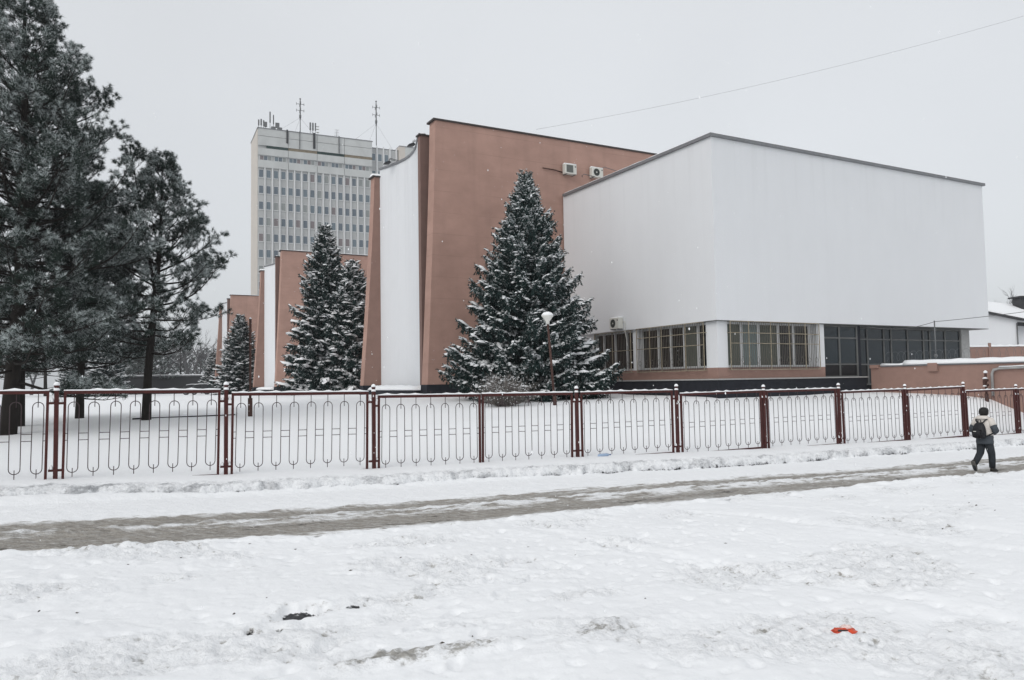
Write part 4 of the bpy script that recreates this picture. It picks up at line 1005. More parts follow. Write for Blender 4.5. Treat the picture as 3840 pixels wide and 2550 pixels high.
# bare shrub and bare trees
def bare(name, label, cat, loc, n, H, spread, seed, mats, depth=3, r0=.012, group=None, snow=True):
    g = random.Random(seed); o = root(name, label, cat, loc, 0, group); b = MB(); tips = []
    def grow(p, d, L, r, lev):
        k = 3; pts = [p]
        for i in range(k):
            d = (d + Vector((g.uniform(-.2, .2), g.uniform(-.2, .2), g.uniform(-.10, .10)))).normalized(); pts.append(pts[-1] + d * (L / k))
        b.tube(pts, [r * (1 - .22 * i) for i in range(k + 1)], 3, caps=False)
        if lev == 0: tips.append(pts[-1]); return
        for c in range(g.choice((2, 3, 3))):
            q = pts[g.choice((1, 2, 3))]; nd = (d + Vector((g.uniform(-1, 1), g.uniform(-1, 1), g.uniform(-.4, .7))) * .75).normalized(); grow(q, nd, L * g.uniform(.5, .8), r * .6, lev - 1)
    for i in range(n):
        a = g.uniform(0, 6.28); t = g.uniform(0, 1) ** .6 * spread
        grow(Vector((.12 * H * math.cos(a) * (n > 3), .12 * H * math.sin(a) * (n > 3), -.05)), Vector((math.sin(t) * math.cos(a), math.sin(t) * math.sin(a), math.cos(t))), H * g.uniform(.38, .55), r0, depth)
    b.build('stems', mats[0], o)
    if snow:
        s = MB(); 
        for t in tips:
            if g.random() < .28: e = g.uniform(.010, .022); s.lathe([(e * .6, -e * .4), (e, 0), (e * .4, e * .7)], 4, tuple(t), smooth=False)
        s.build('snow', mats[1], o)
    return o
bare('bare_shrub', 'rounded leafless shrub dusted with snow beneath the largest spruce', 'shrub', at(-.29, 30.5), 150, 1.42, 1.3, 3, [M['twig'], M['snow']], 3, .012)
bt = bare('bare_tree', 'hazy leafless tree left of the far pink hall', 'tree', at(-62, 150), 1, 12, .1, 8, [M['ftwig'], M['snow']], 6, .26, 'leafless trees far behind the car park', snow=False)
LB = ['hazy leafless tree right behind the dark shed', 'hazy leafless tree above the right parked cars', 'leafless tree seen through the pine trunk gap', 'leafless tree at far left between pine trunks', 'leafless tree beyond the left parked cars']
LB += ['leafless tree at the far left end of the shed', 'tall hazy leafless tree filling the gap by the far hall', 'leafless tree half hidden by the far spruce', 'leafless tree over the middle of the shed', 'leafless tree over the right end of the shed', 'leafless tree behind the right parked cars, tallest there']
for i, (x, y, s) in enumerate([(-70, 152, .9), (-76, 146, 1.0), (-84, 160, 1.1), (-110, 150, 1.1), (-97, 155, 1.0), (-80, 155, 1.2), (-64, 158, 1.15), (-58, 152, 1.0), (-73, 160, 1.25), (-66.5, 146, .95), (-60.5, 145, 1.1)]):
    c = copy_tree(bt); c.location = at(x, y); c.scale = (s * 1.4, s * 1.4, s * 1.4); c.rotation_euler = (0, 0, i * 1.7); c['label'] = LB[i]
for i, (x, y, s, lab) in enumerate([(62.5, 97, 1.6, 'thin leafless tree above the snowy house roof'), (65.2, 97, 1.75, 'leafless tree at right edge beside the chimney')]):
    c = copy_tree(bt); c.location = at(x, y, -1); c.scale = (s * .6, s * .6, s * .95); c.rotation_euler = (0, 0, i * 2.7 + 1); c['label'] = lab; c['group'] = 'leafless trees by the white house'
# far pines behind the car park
fp = pine('pine_tree', 'far pine behind the pine trunk gap', at(-66, 118), 15, [(0, 3), (4, 4.4), (8, 4.2), (12, 2.6), (15, .4)], (.3, 0), 77, nb=70, zb=3.0, r0=.2, group='far pines behind the car park')
LP = ['far small pine closest to the far hall', 'far small pine over the right end of the dark shed', 'far pine over the middle of the dark shed', 'far pine just right of the bare pine trunk'] + ['far pine behind the left parked cars', 'far pine deep behind the biggest pine', 'far pine near the left edge, seen low', 'far pine beyond the spruces by the cars', 'far pine left of the dark shed', 'far pine at the extreme left']
for i, (x, y, s) in enumerate([(-68, 170, .62), (-71, 164, .78), (-75, 158, .70), (-73, 150, .62), (-74, 122, 1.0), (-84, 128, 1.1), (-98, 126, 1.15), (-64, 135, .9), (-72, 138, .95), (-108, 132, 1.1)]):
    c = copy_tree(fp); c.location = at(x, y); c.scale = (s * 1.25, s * 1.25, s); c.rotation_euler = (0, 0, 1.1 * i + .5); c['label'] = LP[i]

# ------------------------------------------------------------------ fence
PANELS = [  # us left, rail top z left, us right, rail top z right, rings
    (-7.20, 2.47, -4.32, 2.47, 8), (-4.16, 2.42, -1.36, 2.39, 8), (-1.12, 2.385, 1.70, 2.35, 8), (1.92, 2.28, 4.84, 2.25, 8), (5.06, 2.16, 7.61, 2.135, 7), (7.65, 2.14, 10.20, 2.12, 7),
    (10.44, 2.12, 13.40, 2.12, 8), (13.67, 2.02, 16.65, 2.05, 8), (16.85, 2.04, 19.76, 2.05, 8), (20.01, 1.95, 22.90, 1.97, 8), (23.09, 1.96, 25.96, 2.00, 8), (26.14, 1.85, 28.98, 1.87, 8), (29.20, 1.86, 32.1, 1.88, 8)]
POSTS = [-4.24, -1.24, 1.81, 4.96, 10.32, 13.54, 16.75, 19.885, 22.995, 26.05, 29.09, 32.2]
def make_fence():
    fe = root('metal_fence', 'dark red steel fence of looped bars between ball-topped posts along the road', 'fence', ST.w(0, VFN, 0), ST.t)
    t = .045
    # one ring, spike pair shared by all
    rw, rz0, rz1 = .092, .0, 1.345
    pts = []
    for k in range(9): a = math.pi * k / 8; pts.append((rw * math.cos(a), 0, rz1 - rw + rw * math.sin(a)))
    for k in range(9): a = math.pi + math.pi * k / 8; pts.append((rw * math.cos(a), 0, rz0 + rw + rw * math.sin(a)))
    pts.append(pts[0])
    b = MB(); b.tube(pts, .0085, 5, caps=False); ring0 = None; ring_mb = b
    rr = random.Random(2); cache = {}
    def shared(key, name, pts_, r__, parent, loc):
        if key not in cache:
            q = MB(); q.tube(pts_, r__, 5); cache[key] = q.build(name, M['bar'], parent, loc)
        else: inst(cache[key], parent, loc)
    for pi, (ul, zl, ur, zr, n) in enumerate(PANELS):
        L = ur - ul; tilt = math.atan2(zr - zl, L)
        gb = float(fz((ul + ur) / 2)) 
        Hs = zl - gb + .06
        b = MB(); b.box(0, L, -.028, .028, -.062, 0); b.box(0, t, -.026, .026, -Hs, -.062); b.box(L - t, L, -.026, .026, -Hs, -.062)
        zb = -Hs + .11
        b.box(t, L - t, -.02, .02, zb - .10, zb - .055)
        pan = b.build('panel', M['fence'], fe, (ul, 0, zl)); pan.rotation_euler = (rr.uniform(-.012, .012), -tilt, 0)
        # snow lying on the rail
        s = MB(); P = []; k = int(L / .11)
        for i in range(k + 1):
            P.append((L * i / k, 0, -.002))
        rings = []
        for i, p in enumerate(P):
            hh = rr.uniform(.018, .034); 
            ph = ((i / k) * n) % 1.0
            if abs(ph - .5) < .12: hh += .022
            ww = .033 * rr.uniform(.85, 1.1)
            rings.append([(p[0], -ww, 0), (p[0], -ww * .8, hh * .75), (p[0], 0, hh), (p[0], ww * .8, hh * .75), (p[0], ww, 0)])
        s.loft(rings); s.build('rail_snow', M['snow'], pan)
        pitch_ = L / n
        ztop = -.215; 
        for i in range(n):
            x = (i + .5) * pitch_
            if ring0 is None: ring0 = ring_mb.build('looped_bar', M['bar'], pan); rg = ring0
            else: rg = inst(ring0, pan)
            dz = rr.uniform(-.008, .008); rg.location = (x, 0, ztop - rz1 + dz); rg.rotation_euler = (rr.uniform(-.008, .008), rr.uniform(-.012, .012), 0)
        for i in range(n):
            x = (i + .5) * pitch_; up = .075 if pi >= 4 else (.03 if rr.random() < .2 else -.05)
            shared('top_spike_%d' % int(up * 1000), 'top_spike', [(0, 0, up), (0, 0, ztop - .10)], .008, pan, (x, 0, 0))
            shared('bottom_spike', 'bottom_spike', [(0, 0, .085), (0, 0, -.085)], .008, pan, (x, 0, ztop - rz1))
            lk = pitch_ - 2 * rw; le = pitch_ / 2 - rw - t
            for zz in (-.815, -.945):
                if i < n - 1: shared('link_%d' % int(lk * 1000), 'link_bar', [(0, 0, 0), (lk, 0, 0)], .007, pan, (x + rw, 0, zz))
                else: shared('linke_%d' % int(le * 1000), 'link_bar', [(0, 0, 0), (le, 0, 0)], .007, pan, (x + rw, 0, zz))
                if i == 0: shared('linke_%d' % int(le * 1000), 'link_bar', [(0, 0, 0), (le, 0, 0)], .007, pan, (t, 0, zz))
    pm = MB(); pm.box(-.038, .038, -.038, .038, -.35, 1.0)
    for i, u in enumerate(POSTS):
        zt = max([p[1] if abs(p[0] - u) < abs(p[2] - u) else p[3] for p in PANELS if min(abs(p[0] - u), abs(p[2] - u)) < .35]); g0 = float(fz(u)); h = zt - g0
        b = MB(); b.box(-.038, .038, -.038, .038, -.3, h)
        for pnl in PANELS:
            for e, sgn in ((pnl[0], 1), (pnl[2], -1)):
                if abs(e - u) < .35:
                    x = e - u; x0, x1 = (.038, x) if x > 0 else (x, -.038)
                    if x1 > x0:
                        zt2 = (pnl[1] if sgn > 0 else pnl[3]) - g0
                        b.box(x0, x1, -.018, .018, zt2 - .26, zt2 - .215); b.box(x0, x1, -.018, .018, .14, .185)
        po = b.build('post', M['fence'], fe, (u, 0, g0))
        b = MB(); b.lathe([(.018, 0), (.02, .04), (.042, .06), (.050, .095), (.040, .13), (.012, .148)], 10, (0, 0, h)); fi = b.build('finial', M['fence'], po)
        b = MB(); b.lathe([(.052, .10), (.054, .125), (.035, .158), (.008, .17)], 10, (0, 0, h)); b.lathe([(.055, 0), (.05, .03), (.022, .06)], 8, (0, 0, h))
        for z_, x_ in ((.185, .07), (h - .215, -.07), (.185, -.07), (h - .215, .07)):
            if rr.random() < .75: b.lathe([(.035, 0), (.032, .03), (.012, .055 + rr.random() * .03)], 6, (x_, 0, z_))
        for j in range(rr.choice((0, 1, 2, 4))): # clots stuck to the face
            z_ = rr.uniform(.1, h); q = rr.uniform(.006, .014); b.lathe([(q, -q), (q * 1.2, 0), (q * .5, q * 2.5)], 5, (rr.uniform(-.025, .025), -.040, z_))
        b.build('snow', M['snow'], po)['kind'] = 'stuff'
    return fe
make_fence()

# ------------------------------------------------------------------ lamp, poles, kerb
r_ = root('lamp_post', 'brown lamp post with white cone lamp, leaning before the largest spruce', 'lamp post', (1.62, 30.0, 1.42), 0)
b = MB(); b.tube([(0, 0, .1), (-.10, 0, 1.7), (-.21, .0, 3.28)], [.052, .048, .042], 8); b.build('pole', M['rust'], r_)
b = MB(); b.tube([(.02, 0, -.2), (0, 0, .42)], .078, 8); b.build('sleeve', M['rust'], r_)
b = MB(); b.lathe([(.075, 0), (.08, .10), (.20, .27), (.235, .31), (.235, .34)], 16, (-.215, 0, 3.24)); sh = b.build('lamp_shade', M['lampglass'], r_)
b = MB(); b.lathe([(.24, .338), (.23, .38), (.16, .45), (.05, .49)], 14, (-.215, 0, 3.24)); b.build('snow', M['snow'], sh)
r_ = root('steel_pole', 'bare rusty pole without a lamp, left of the hall blocks', 'pole', (-10.58, 31.0, 1.2), 0)
b = MB(); b.tube([(0, 0, .3), (0, 0, 3.95)], .052, 8); b.build('pole', M['rust'], r_)
b = MB(); b.tube([(0, 0, -.3), (0, 0, .75)], .095, 8); b.build('sleeve', M['rust'], r_)
b = MB(); b.lathe([(.05, 0), (.05, .03), (.01, .06)], 8, (0, 0, 3.95)); b.build('snow', M['snow'], r_)
r_ = root('path_kerb', 'low dark kerb edge poking out of the snow by the smaller pine', 'kerb', (-14.6, 29.6, 0), R(38.5))
b = MB(); b.box(0, 3.9, 0, .12, 1.05, 1.285); b.build('stone', M['plinth'], r_)
b = MB(); snow_strip(b, [(-.2, .10, 1.28), (4.0, .10, 1.28)], .34, .07, seed=41); b.build('snow', M['snow'], r_)

# ------------------------------------------------------------------ wires
def wire(name, label, pts, sag, r=.012, group='overhead cables'):
    b = MB(); a, c = Vector(pts[0]), Vector(pts[1]); P = [a.lerp(c, i / 24) - Vector((0, 0, sag * 4 * (i / 24) * (1 - i / 24))) for i in range(25)]
    b.tube(P, r, 4); o = b.build(name, M['iron']); tag(o, label, 'cable', group); return o
wire('cable', 'long thin cable rising from the pink roof across the sky', [(1.6, 44, 17.1), (31.5, 42, 23.15)], .5, .0055)
wire('cable', 'cable sagging under the white overhang to the thin wall post', [BF.w(33.2, 24.7, 4.85), BF.w(33.59, 21.5, 4.85)], .22, .012)
wire('cable', 'cable running from the thin wall post out at right edge', [BF.w(33.59, 21.5, 4.85), BF.w(37.5, 14.0, 5.7)], .12, .012)

# ------------------------------------------------------------------ cars in the far car park
def make_car(paint):
    r_ = root('parked_car', '', 'car', (0, 0, 0), 0, 'dark cars parked beyond the yard')
    W = .88
    low = [(-2.15, .30), (-2.2, .62), (-2.1, .88), (-1.0, .95), (1.15, .95), (2.0, .80), (2.18, .62), (2.15, .30)]
    b = MB()
    def sec(poly, ys): 
        for (y, k) in ys: yield [(x * (1 - .03 * k), y, z if z < .4 else z - .03 * k) for x, z in poly]
    b.loft(list(sec(low, [(-W, 1.6), (-W + .06, .3), (0, 0), (W - .06, .3), (W, 1.6)])), 0, smooth=False)
    b.build('body', paint, r_)
    cab = [(-1.75, .94), (-1.35, 1.36), (-.75, 1.46), (.15, 1.45), (.55, 1.32), (1.15, .94)]
    b = MB(); b.loft([[(x, y * (1 - .12 * (z - .94) / .5), z) for x, z in cab] for y in (-W + .05, 0, W - .05)], 0, smooth=False); b.build('cabin', paint, r_)
    for sgn in (-1, 1):
        for x0, x1, x2, x3 in ((-1.45, -1.18, -.42, -.42), (-.36, -.36, .38, .92)):
            b = MB(); y0, y1 = sgn * (W - .035), sgn * (W - .115)
            b.add([(x0, y0, .97), (x3, y0, .97), (x2, y1, 1.36), (x1, y1, 1.36)], [(0, 1, 2, 3)]); b.build('side_window', M['glass'], r_)
    b = MB(); b.add([(1.17, -.72, .96), (1.17, .72, .96), (.60, .66, 1.34), (.60, -.66, 1.34)], [(0, 1, 2, 3)]); b.build('windscreen', M['glass'], r_)
    b = MB(); b.add([(-1.77, -.72, .96), (-1.77, .72, .96), (-1.39, .66, 1.34), (-1.39, -.66, 1.34)], [(0, 1, 2, 3)]); b.build('rear_window', M['glass'], r_)
    for x in (-1.35, 1.38):
        for s in (-1, 1):
            b = MB(); b.tube([(x, s * .72, .31), (x, s * .90, .31)], .31, 14, smooth=False); wl = b.build('wheel', M['dkmetal'], r_)
            b = MB(); b.tube([(x, s * .885, .31), (x, s * .912, .31)], .19, 12, smooth=False); b.build('rim', M['metal'], wl)
    for s in (-1, 1):
        b = MB(); b.box(2.06, 2.17, s * .62 - .16, s * .62 + .16, .60, .74); b.build('headlight', M['acwhite'], r_)
        b = MB(); b.box(-2.2, -2.1, s * .66 - .12, s * .66 + .12, .62, .80); b.build('tail_light', M['fence'], r_)
    b = MB(); b.loft([[(x, y, z + .02), (x, y, z + .02 + hh)] for x, y, z, hh in ()] or [[(-1.32, -.62, 1.38), (-.75, -.66, 1.48), (.15, -.66, 1.47), (.5, -.62, 1.35)], [(-1.36, 0, 1.45), (-.75, 0, 1.54), (.15, 0, 1.53), (.54, 0, 1.42)], [(-1.32, .62, 1.38), (-.75, .66, 1.48), (.15, .66, 1.47), (.5, .62, 1.35)]], 0, caps=False)
    b.build('snow', M['snow'], r_)
    return r_
cp = make_car(mat('dark_car_paint', (.022, .025, .03), .3, spec=.5))
cars = [(-57.2, 106, .1, 'dark hatchback, nearest car left of the pine trunk'), (-60.6, 108.5, .15, 'dark car behind the hatchback at far left'), (-42.4, 106, .35, 'dark car nearest the far pink hall'), (-44.6, 108.5, .3, 'dark snowy car tucked behind its neighbour')]
for i, (x, y, a, lab) in enumerate(cars):
    c = cp if i == 0 else copy_tree(cp); c.location = at(x, y, 0); c.rotation_euler = (0, 0, a); c['label'] = lab
r_ = root('dark_shed', 'long low dark shed behind the parked cars', 'shed', at(-62, 138), .12)
b = MB(); b.box(-9, 9, 0, 6, -.3, 3.1); b.build('wall', M['dkmetal'], r_)
b = MB(); b.box(-9.2, 9.2, -.3, 6.2, 3.1, 3.3); b.build('roof', M['coping'], r_)
b = MB(); b.box(-9.2, 9.2, -.3, 6.2, 3.3, 3.45); b.build('snow', M['snow'], r_)

# ------------------------------------------------------------------ litter
us, vs = 5.42, 4.68
gz_ = float(h_ground(np.array([[us]]), np.array([[vs]]))[0][0, 0]); p = ST.w(us, vs, gz_)
r_ = root('snack_wrapper', 'crumpled orange red plastic wrapper lying on the snow', 'wrapper', p, R(-8))
def crumple(seed, sx, sy, sz, n=14, m=9):
    g = np.random.default_rng(seed); rings = []
    for i in range(m):
        t = -1 + 2 * i / (m - 1); w_ = math.sqrt(max(.03, 1 - abs(t) ** 4))
        rings.append([(sx * t + g.normal(0, .004), sy * w_ * math.cos(2 * math.pi * k / n) * g.uniform(.8, 1.15), sz * (.7 + w_ * math.sin(2 * math.pi * k / n) * g.uniform(.6, 1.3))) for k in range(n)])
    return rings
b = MB(); b.loft(crumple(3, .10, .050, .026), 0, smooth=False); b.build('wrapper', mat('orange_plastic', (.55, .055, .012), .3, spec=.5, noise=.3, nscale=9), r_)
b = MB(); b.loft([[(x * .62 + .020, y * .6 + .020, z + .022) for x, y, z in rg] for rg in crumple(4, .085, .042, .024)], 0, smooth=False); b.build('clear_film', mat('pale_plastic_film', (.70, .55, .52), .25, spec=.5, noise=.4, nscale=12), r_)
b = MB(); b.box(-.06, .02, -.040, -.034, .022, .040); b.build('dark_print', M['dkmetal'], r_)
r_ = root('plastic_bottle', 'pale blue plastic bottle half sunk in snow under the fence', 'bottle', ST.w(11.05, 16.95, float(fz(11.05)) + .0), ST.t)
b = MB(); b.tube([(-.17, 0, .02), (-.13, 0, .025), (.10, 0, .03), (.15, 0, .03), (.2, 0, .03)], [.02, .04, .042, .03, .014], 8); b.build('body', mat('blue_tinted_plastic', (.30, .40, .55), .2, spec=.5), r_)
b = MB(); b.tube([(.2, 0, .03), (.225, 0, .03)], .018, 8); b.build('cap', mat('blue_cap', (.04, .08, .25), .4), r_)

# bits of bark, twigs and leaves half sunk in the trodden snow
g = np.random.default_rng(44); b = MB()
for i in range(95):
    vs_ = 3.4 + 7.4 * g.random(); us_ = -3 + 19 * g.random()
    if pn(np.array([us_ * .5]), np.array([vs_ * .7]), 77)[0] < -.12: continue
    z_ = float(h_ground(np.array([[us_]]), np.array([[vs_]]))[0][0, 0]); L_ = g.uniform(.008, .035) * (2.2 if g.random() < .08 else 1); a_ = g.uniform(-.7, .7); q = ST.w(us_, vs_, z_)
    dx, dy = math.cos(a_ + ST.t) * L_, math.sin(a_ + ST.t) * L_; wd = L_ * g.uniform(.12, .35); nx, ny = -math.sin(a_ + ST.t) * wd, math.cos(a_ + ST.t) * wd; hh = g.uniform(.004, .011)
    b.add([(q.x - dx, q.y - dy, z_ - .004), (q.x + nx, q.y + ny, z_ + hh), (q.x + dx, q.y + dy, z_ + hh * .6), (q.x - nx, q.y - ny, z_ - .003), (q.x, q.y, z_ + hh * 1.4)], [(0, 3, 4), (3, 2, 4), (2, 1, 4), (1, 0, 4)])
de = b.build('ground_litter', mat('bark_bits', (.075, .066, .056), .85, noise=.4, nscale=20)); tag(de, 'small dark bits of bark and leaves scattered on the snow', 'litter', kind='stuff')

# ------------------------------------------------------------------ the walker
def make_person():
    us, vs = 18.65, 11.72; z0 = float(fz(us)) - .30
    p = ST.w(us, vs, z0)
    head_dir = R(26.5 - 90 + 5)               # local +Y is the walking direction
    r_ = root('person', 'person in white and slate padded jacket with black backpack walking along the road', 'person', p, head_dir)
    # one continuous body by skin modifier: pelvis first
    J = {'pel': (0, 0, .90), 'wai': (0, .01, 1.05), 'che': (0, .0, 1.28), 'nk': (0, .02, 1.43), 'hd0': (0, .045, 1.50), 'hd1': (0, .05, 1.60),
         'lh': (-.09, 0, .86), 'lk': (-.10, -.06, .47), 'la': (-.11, -.36, .20), 'lt': (-.11, -.30, .05),
         'rh': (.09, 0, .86), 'rk': (.09, .16, .47), 'ra': (.08, .17, .09), 'rt': (.09, .34, .04),
         'ls': (-.17, 0, 1.37), 'le': (-.29, -.03, 1.10), 'lw': (-.17, .16, 1.02), 'lhn': (-.10, .21, 1.04),
         'rs': (.17, 0, 1.37), 're': (.29, -.03, 1.10), 'rw': (.17, .16, 1.02), 'rhn': (.10, .21, 1.04)}
    rad = {'pel': .15, 'wai': .125, 'che': .15, 'nk': .06, 'hd0': .075, 'hd1': .088, 'lh': .095, 'lk': .065, 'la': .045, 'lt': .035, 'rh': .095, 'rk': .065, 'ra': .045, 'rt': .035,
           'ls': .07, 'le': .05, 'lw': .035, 'lhn': .035, 'rs': .07, 're': .05, 'rw': .035, 'rhn': .035}
    names = list(J); idx = {n: i for i, n in enumerate(names)}
    ed = [('pel', 'wai'), ('wai', 'che'), ('che', 'nk'), ('nk', 'hd0'), ('hd0', 'hd1'), ('pel', 'lh'), ('lh', 'lk'), ('lk', 'la'), ('la', 'lt'), ('pel', 'rh'), ('rh', 'rk'), ('rk', 'ra'), ('ra', 'rt'),
          ('che', 'ls'), ('ls', 'le'), ('le', 'lw'), ('lw', 'lhn'), ('che', 'rs'), ('rs', 're'), ('re', 'rw'), ('rw', 'rhn')]
    me = bpy.data.meshes.new('body'); me.from_pydata([J[n] for n in names], [(idx[a], idx[c]) for a, c in ed], [])
    o = bpy.data.objects.new('body', me); COL.objects.link(o)
    sk = o.modifiers.new('skin', 'SKIN'); sk.use_smooth_shade = True
    for i, n in enumerate(names):
        v = me.skin_vertices[0].data[i]; v.radius = (rad[n], rad[n]); v.use_root = (n == 'pel')
    ss = o.modifiers.new('sub', 'SUBSURF'); ss.levels = 1; ss.render_levels = 1
    dg = bpy.context.evaluated_depsgraph_get(); dg.update()
    m2 = bpy.data.meshes.new_from_object(o.evaluated_get(dg)); bpy.data.objects.remove(o)
    m2.name = 'body'
    skin = mat('skin', (.45, .27, .20), .6); trs = mat('slate_trousers', (.022, .026, .032), .8, noise=.2, nscale=20)
    m2.materials.clear(); m2.materials.append(trs); m2.materials.append(skin)
    for pl in m2.polygons:
        c = pl.center; pl.use_smooth = True
        pl.material_index = 1 if (c.z > 1.40 or (abs(c.x) < .16 and c.y > .16 and .9 < c.z < 1.1)) else 0
    body = bpy.data.objects.new('body', m2); COL.objects.link(body); body.parent = r_
    def ring(c, rx, ry, n=16, tilt=0): return [(c[0] + rx * math.cos(2 * math.pi * k / n), c[1] + ry * math.sin(2 * math.pi * k / n), c[2] + tilt * math.sin(2 * math.pi * k / n)) for k in range(n)]
    jw = mat('white_padded_fabric', (.62, .58, .54), .8, noise=.06, nscale=30); js = mat('slate_blue_padded_fabric', (.055, .064, .076), .8, noise=.15, nscale=25)
    b = MB()
    zz = [(.74, .205, .17), (.80, .215, .175), (.86, .205, .165), (.91, .215, .175), (.97, .205, .165)]
    b.loft([ring((0, .01, z), rx, ry) for z, rx, ry in zz], 1)
    zz = [(.972, .207, .167), (1.03, .215, .175), (1.09, .205, .165), (1.16, .222, .178), (1.22, .215, .17), (1.29, .225, .175), (1.35, .205, .16), (1.40, .15, .13), (1.44, .10, .10)]
    b.loft([ring((0, .01, z), rx, ry) for z, rx, ry in zz], 0)
    b.build('jacket', [jw, js], r_)
    for s, n in ((-1, 'left'), (1, 'right')):
        b = MB()
        sh, el, wr = Vector((s * .17, 0, 1.36)), Vector((s * .305, -.03, 1.10)), Vector((s * .16, .17, 1.03))
        m_ = sh.lerp(el, .55)
        b.tube([sh + Vector((-s * .05, 0, .02)), sh, sh.lerp(el, .3), m_], [.07, .095, .09, .086], 10, 0); b.tube([m_, sh.lerp(el, .8), el, el.lerp(wr, .4), wr], [.087, .085, .082, .075, .058], 10, 1)
        b.build('sleeve', [jw, js], r_)
        # hand with fingers, tucked in front
        h = MB(); wv = wr; d = (Vector((s * .07, .23, 1.04)) - wr).normalized(); sd = Vector((0, 0, 1))
        h.tube([wv, wv + d * .05, wv + d * .085], [.028, .036, .030], 8)
        for k in range(4):
            b0 = wv + d * .075 + sd * (.024 - .016 * k); h.tube([b0, b0 + d * (.035 - .004 * abs(k - 1)), b0 + d * .055 + Vector((0, -.012, -.006))], [.009, .0085, .006], 5)
        h.tube([wv + d * .03 + sd * .025, wv + d * .055 + sd * .045, wv + d * .08 + sd * .048], [.010, .009, .006], 5)
        h.build('hand', skin, r_)
    b = MB(); b.loft([ring((0, -.02, 1.37), .15, .13), ring((0, -.05, 1.41), .165, .135), ring((0, -.055, 1.455), .15, .12), ring((0, -.03, 1.485), .115, .10), ring((0, .0, 1.48), .085, .08)], 0); b.build('hood', jw, r_)
    hair = mat('near_black_hair', (.010, .009, .009), .6)
    b = MB(); g = np.random.default_rng(2)
    prof = [(.085, 1.485), (.108, 1.52), (.118, 1.57), (.115, 1.62), (.095, 1.665), (.05, 1.692), (.01, 1.698)]
    rings = []
    for i, (rr_, z) in enumerate(prof): rings.append([(rr_ * math.cos(a) * g.uniform(.94, 1.06), .025 + rr_ * 1.02 * (math.sin(a) if math.sin(a) < .2 or z > 1.6 else .2 + (math.sin(a) - .2) * .35) * g.uniform(.94, 1.05), z + g.normal(0, .004)) for a in [2 * math.pi * k / 18 for k in range(18)]])
    b.loft(rings); b.build('hair', hair, r_)
    # face details on the far side of the head
    b = MB()
    for s in (-1, 1): b.lathe([(.004, -.008), (.011, 0), (.004, .008)], 6, (s * .032, .132, 1.575))
    b.build('eyes', hair, r_)
    b = MB(); b.loft([ring((0, .140, 1.57), .008, .008, 6), ring((0, .152, 1.545), .014, .014, 6), ring((0, .145, 1.535), .010, .008, 6)]); b.build('nose', skin, r_)
    b = MB(); b.box(-.022, .022, .128, .138, 1.508, 1.516); b.build('mouth', mat('lips', (.30, .10, .09), .6), r_)
    b = MB()
    for s in (-1, 1): b.lathe([(.008, -.03), (.016, 0), (.010, .028)], 6, (s * .098, .055, 1.56))
    b.build('ears', skin, r_)
    # backpack
    bk = mat('black_backpack', (.010, .010, .013), .6)
    r2 = root  # noqa
    def bring(z, wx, y0, y1): 
        c = .05; return [(-wx + c, y0, z), (wx - c, y0, z), (wx, y0 + c, z), (wx, y1 - c, z), (wx - c, y1, z), (-wx + c, y1, z), (-wx, y1 - c, z), (-wx, y0 + c, z)]
    b = MB(); b.loft([bring(.90, .12, -.30, -.17), bring(.93, .155, -.34, -.165), bring(1.05, .165, -.35, -.165), bring(1.18, .15, -.32, -.165), bring(1.27, .115, -.28, -.165), bring(1.31, .06, -.24, -.17)], 0)
    pk = b.build('backpack', bk, r_)
    b = MB(); b.loft([bring(.95, .11, -.385, -.33), bring(1.05, .12, -.40, -.33), bring(1.12, .10, -.375, -.32)], 0); b.build('front_pocket', bk, pk)
    b = MB(); b.tube([(-.04, -.20, 1.30), (-.03, -.22, 1.375), (.03, -.22, 1.375), (.04, -.20, 1.30)], .012, 6)
    for s in (-1, 1): b.tube([(s * .05, -.19, 1.28), (s * .12, -.16, 1.37), (s * .15, .0, 1.43), (s * .16, .17, 1.33), (s * .17, .19, 1.15), (s * .21, .0, 1.02), (s * .17, -.2, .96)], .018, 6)
    b.build('strap', bk, pk)
    b = MB(); b.box(-.07, .0, -.405, -.398, 1.075, 1.09); b.build('tab', M['acwhite'], pk)
    # boots and trouser cuffs
    bt_ = mat('dark_boots', (.020, .018, .016), .6); sole = mat('grey_sole', (.12, .115, .11), .7)
    olive = mat('olive_leg', (.040, .038, .028), .8)
    def leg(pts, rad_, s):
        b = MB(); b.tube(pts, rad_, 12, 0); b.build('trouser_leg', trs, r_)
    leg([(-.085, 0, .80), (-.10, -.05, .50), (-.105, -.17, .38), (-.11, -.335, .235)], [.115, .088, .080, .07], -1)
    leg([(.085, 0, .80), (.09, .14, .48), (.085, .16, .30), (.08, .165, .11)], [.115, .088, .082, .072], 1)
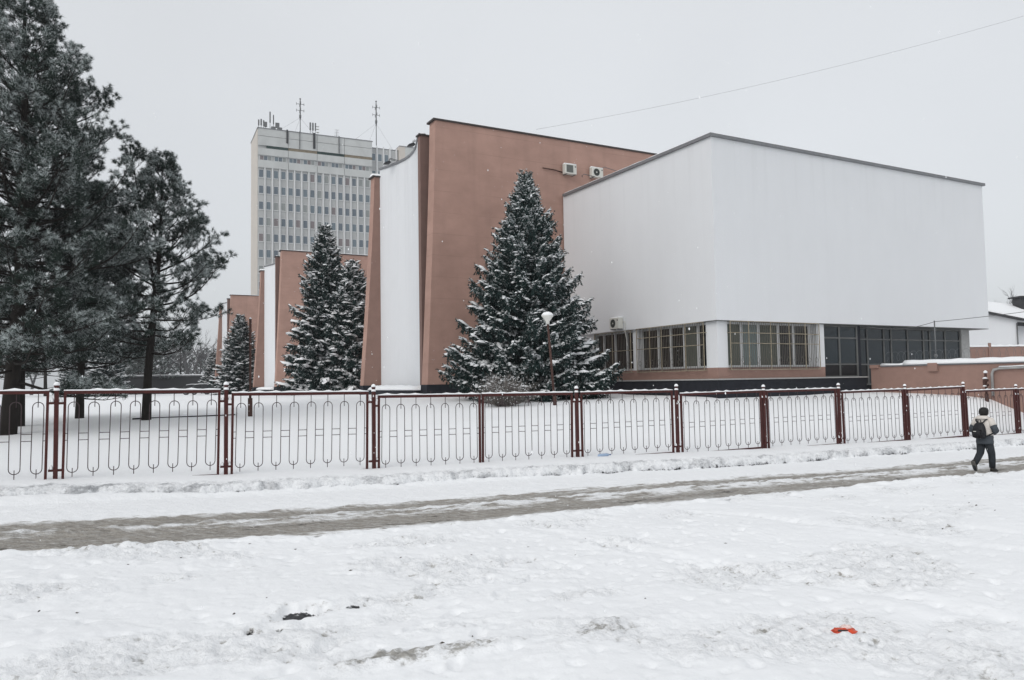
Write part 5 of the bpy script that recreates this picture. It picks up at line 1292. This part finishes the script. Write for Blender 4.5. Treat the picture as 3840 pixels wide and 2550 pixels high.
    # planted boot
    def boot(org, pit):
        b = MB(); c, s = math.cos(pit), math.sin(pit)
        def T(x, y, z): return (org[0] + x, org[1] + y * c - z * s, org[2] + y * s + z * c)
        secs = [(-.10, .038, .10), (-.06, .046, .15), (0, .048, .13), (.07, .050, .085), (.14, .048, .065), (.19, .030, .045)]
        b.loft([[T(w_ * math.cos(2 * math.pi * k / 10), y, max(0.012, h_ / 2 + h_ / 2 * math.sin(2 * math.pi * k / 10))) for k in range(10)] for y, w_, h_ in secs], 0)
        bo = b.build('boot', bt_, r_)
        b = MB(); b.loft([[T(x_, y, z) for x_, z in ((-w_ * 1.05, -.004), (w_ * 1.05, -.004), (w_ * 1.05, .022), (-w_ * 1.05, .022))] for y, w_, h_ in secs], 0, smooth=False); b.build('sole', sole, bo)
    boot((.085, .19, .004), 0)
    boot((-.11, -.385, .215), R(-62))
    r_.scale = (.92, .92, .925)
    return r_
make_person()

# ------------------------------------------------------------------ falling snow, hazy air
g = np.random.default_rng(12); n = 1500
yy = 3.5 + 27 * g.random(n) ** .8; xx = (g.random(n) * 1.5 - .75) * yy; zz = CAM_H + yy * (g.random(n) * .9 - .35); zz = np.maximum(zz, .9)
rad = g.uniform(.0025, .0055, n)
oc = np.array([(1, 0, 0), (-1, 0, 0), (0, 1, 0), (0, -1, 0), (0, 0, 1.9), (0, 0, -1.9)])
of = np.array([(0, 2, 4), (2, 1, 4), (1, 3, 4), (3, 0, 4), (2, 0, 5), (1, 2, 5), (3, 1, 5), (0, 3, 5)])
V = np.stack([xx, yy, zz], -1)[:, None] + oc[None] * rad[:, None, None]
fl = np_mesh('falling_snow', V.reshape(-1, 3), (of[None] + (np.arange(n) * 6)[:, None, None]).reshape(-1, 3), M['snow']); tag(fl, 'small snowflakes drifting through the air', 'snowflakes', kind='stuff')

hz = MB(); hz.box(-240, 240, -60, 330, -1.0, 76); hm = bpy.data.materials.new('hazy_air'); hm.use_nodes = True; t = hm.node_tree; t.nodes.clear()
pv = t.nodes.new('ShaderNodeVolumePrincipled'); pv.inputs['Color'].default_value = (.86, .88, .90, 1); pv.inputs['Density'].default_value = .00042
ot = t.nodes.new('ShaderNodeOutputMaterial'); t.links.new(pv.outputs[0], ot.inputs['Volume'])
ho = hz.build('haze', hm); ho['kind'] = 'stuff'
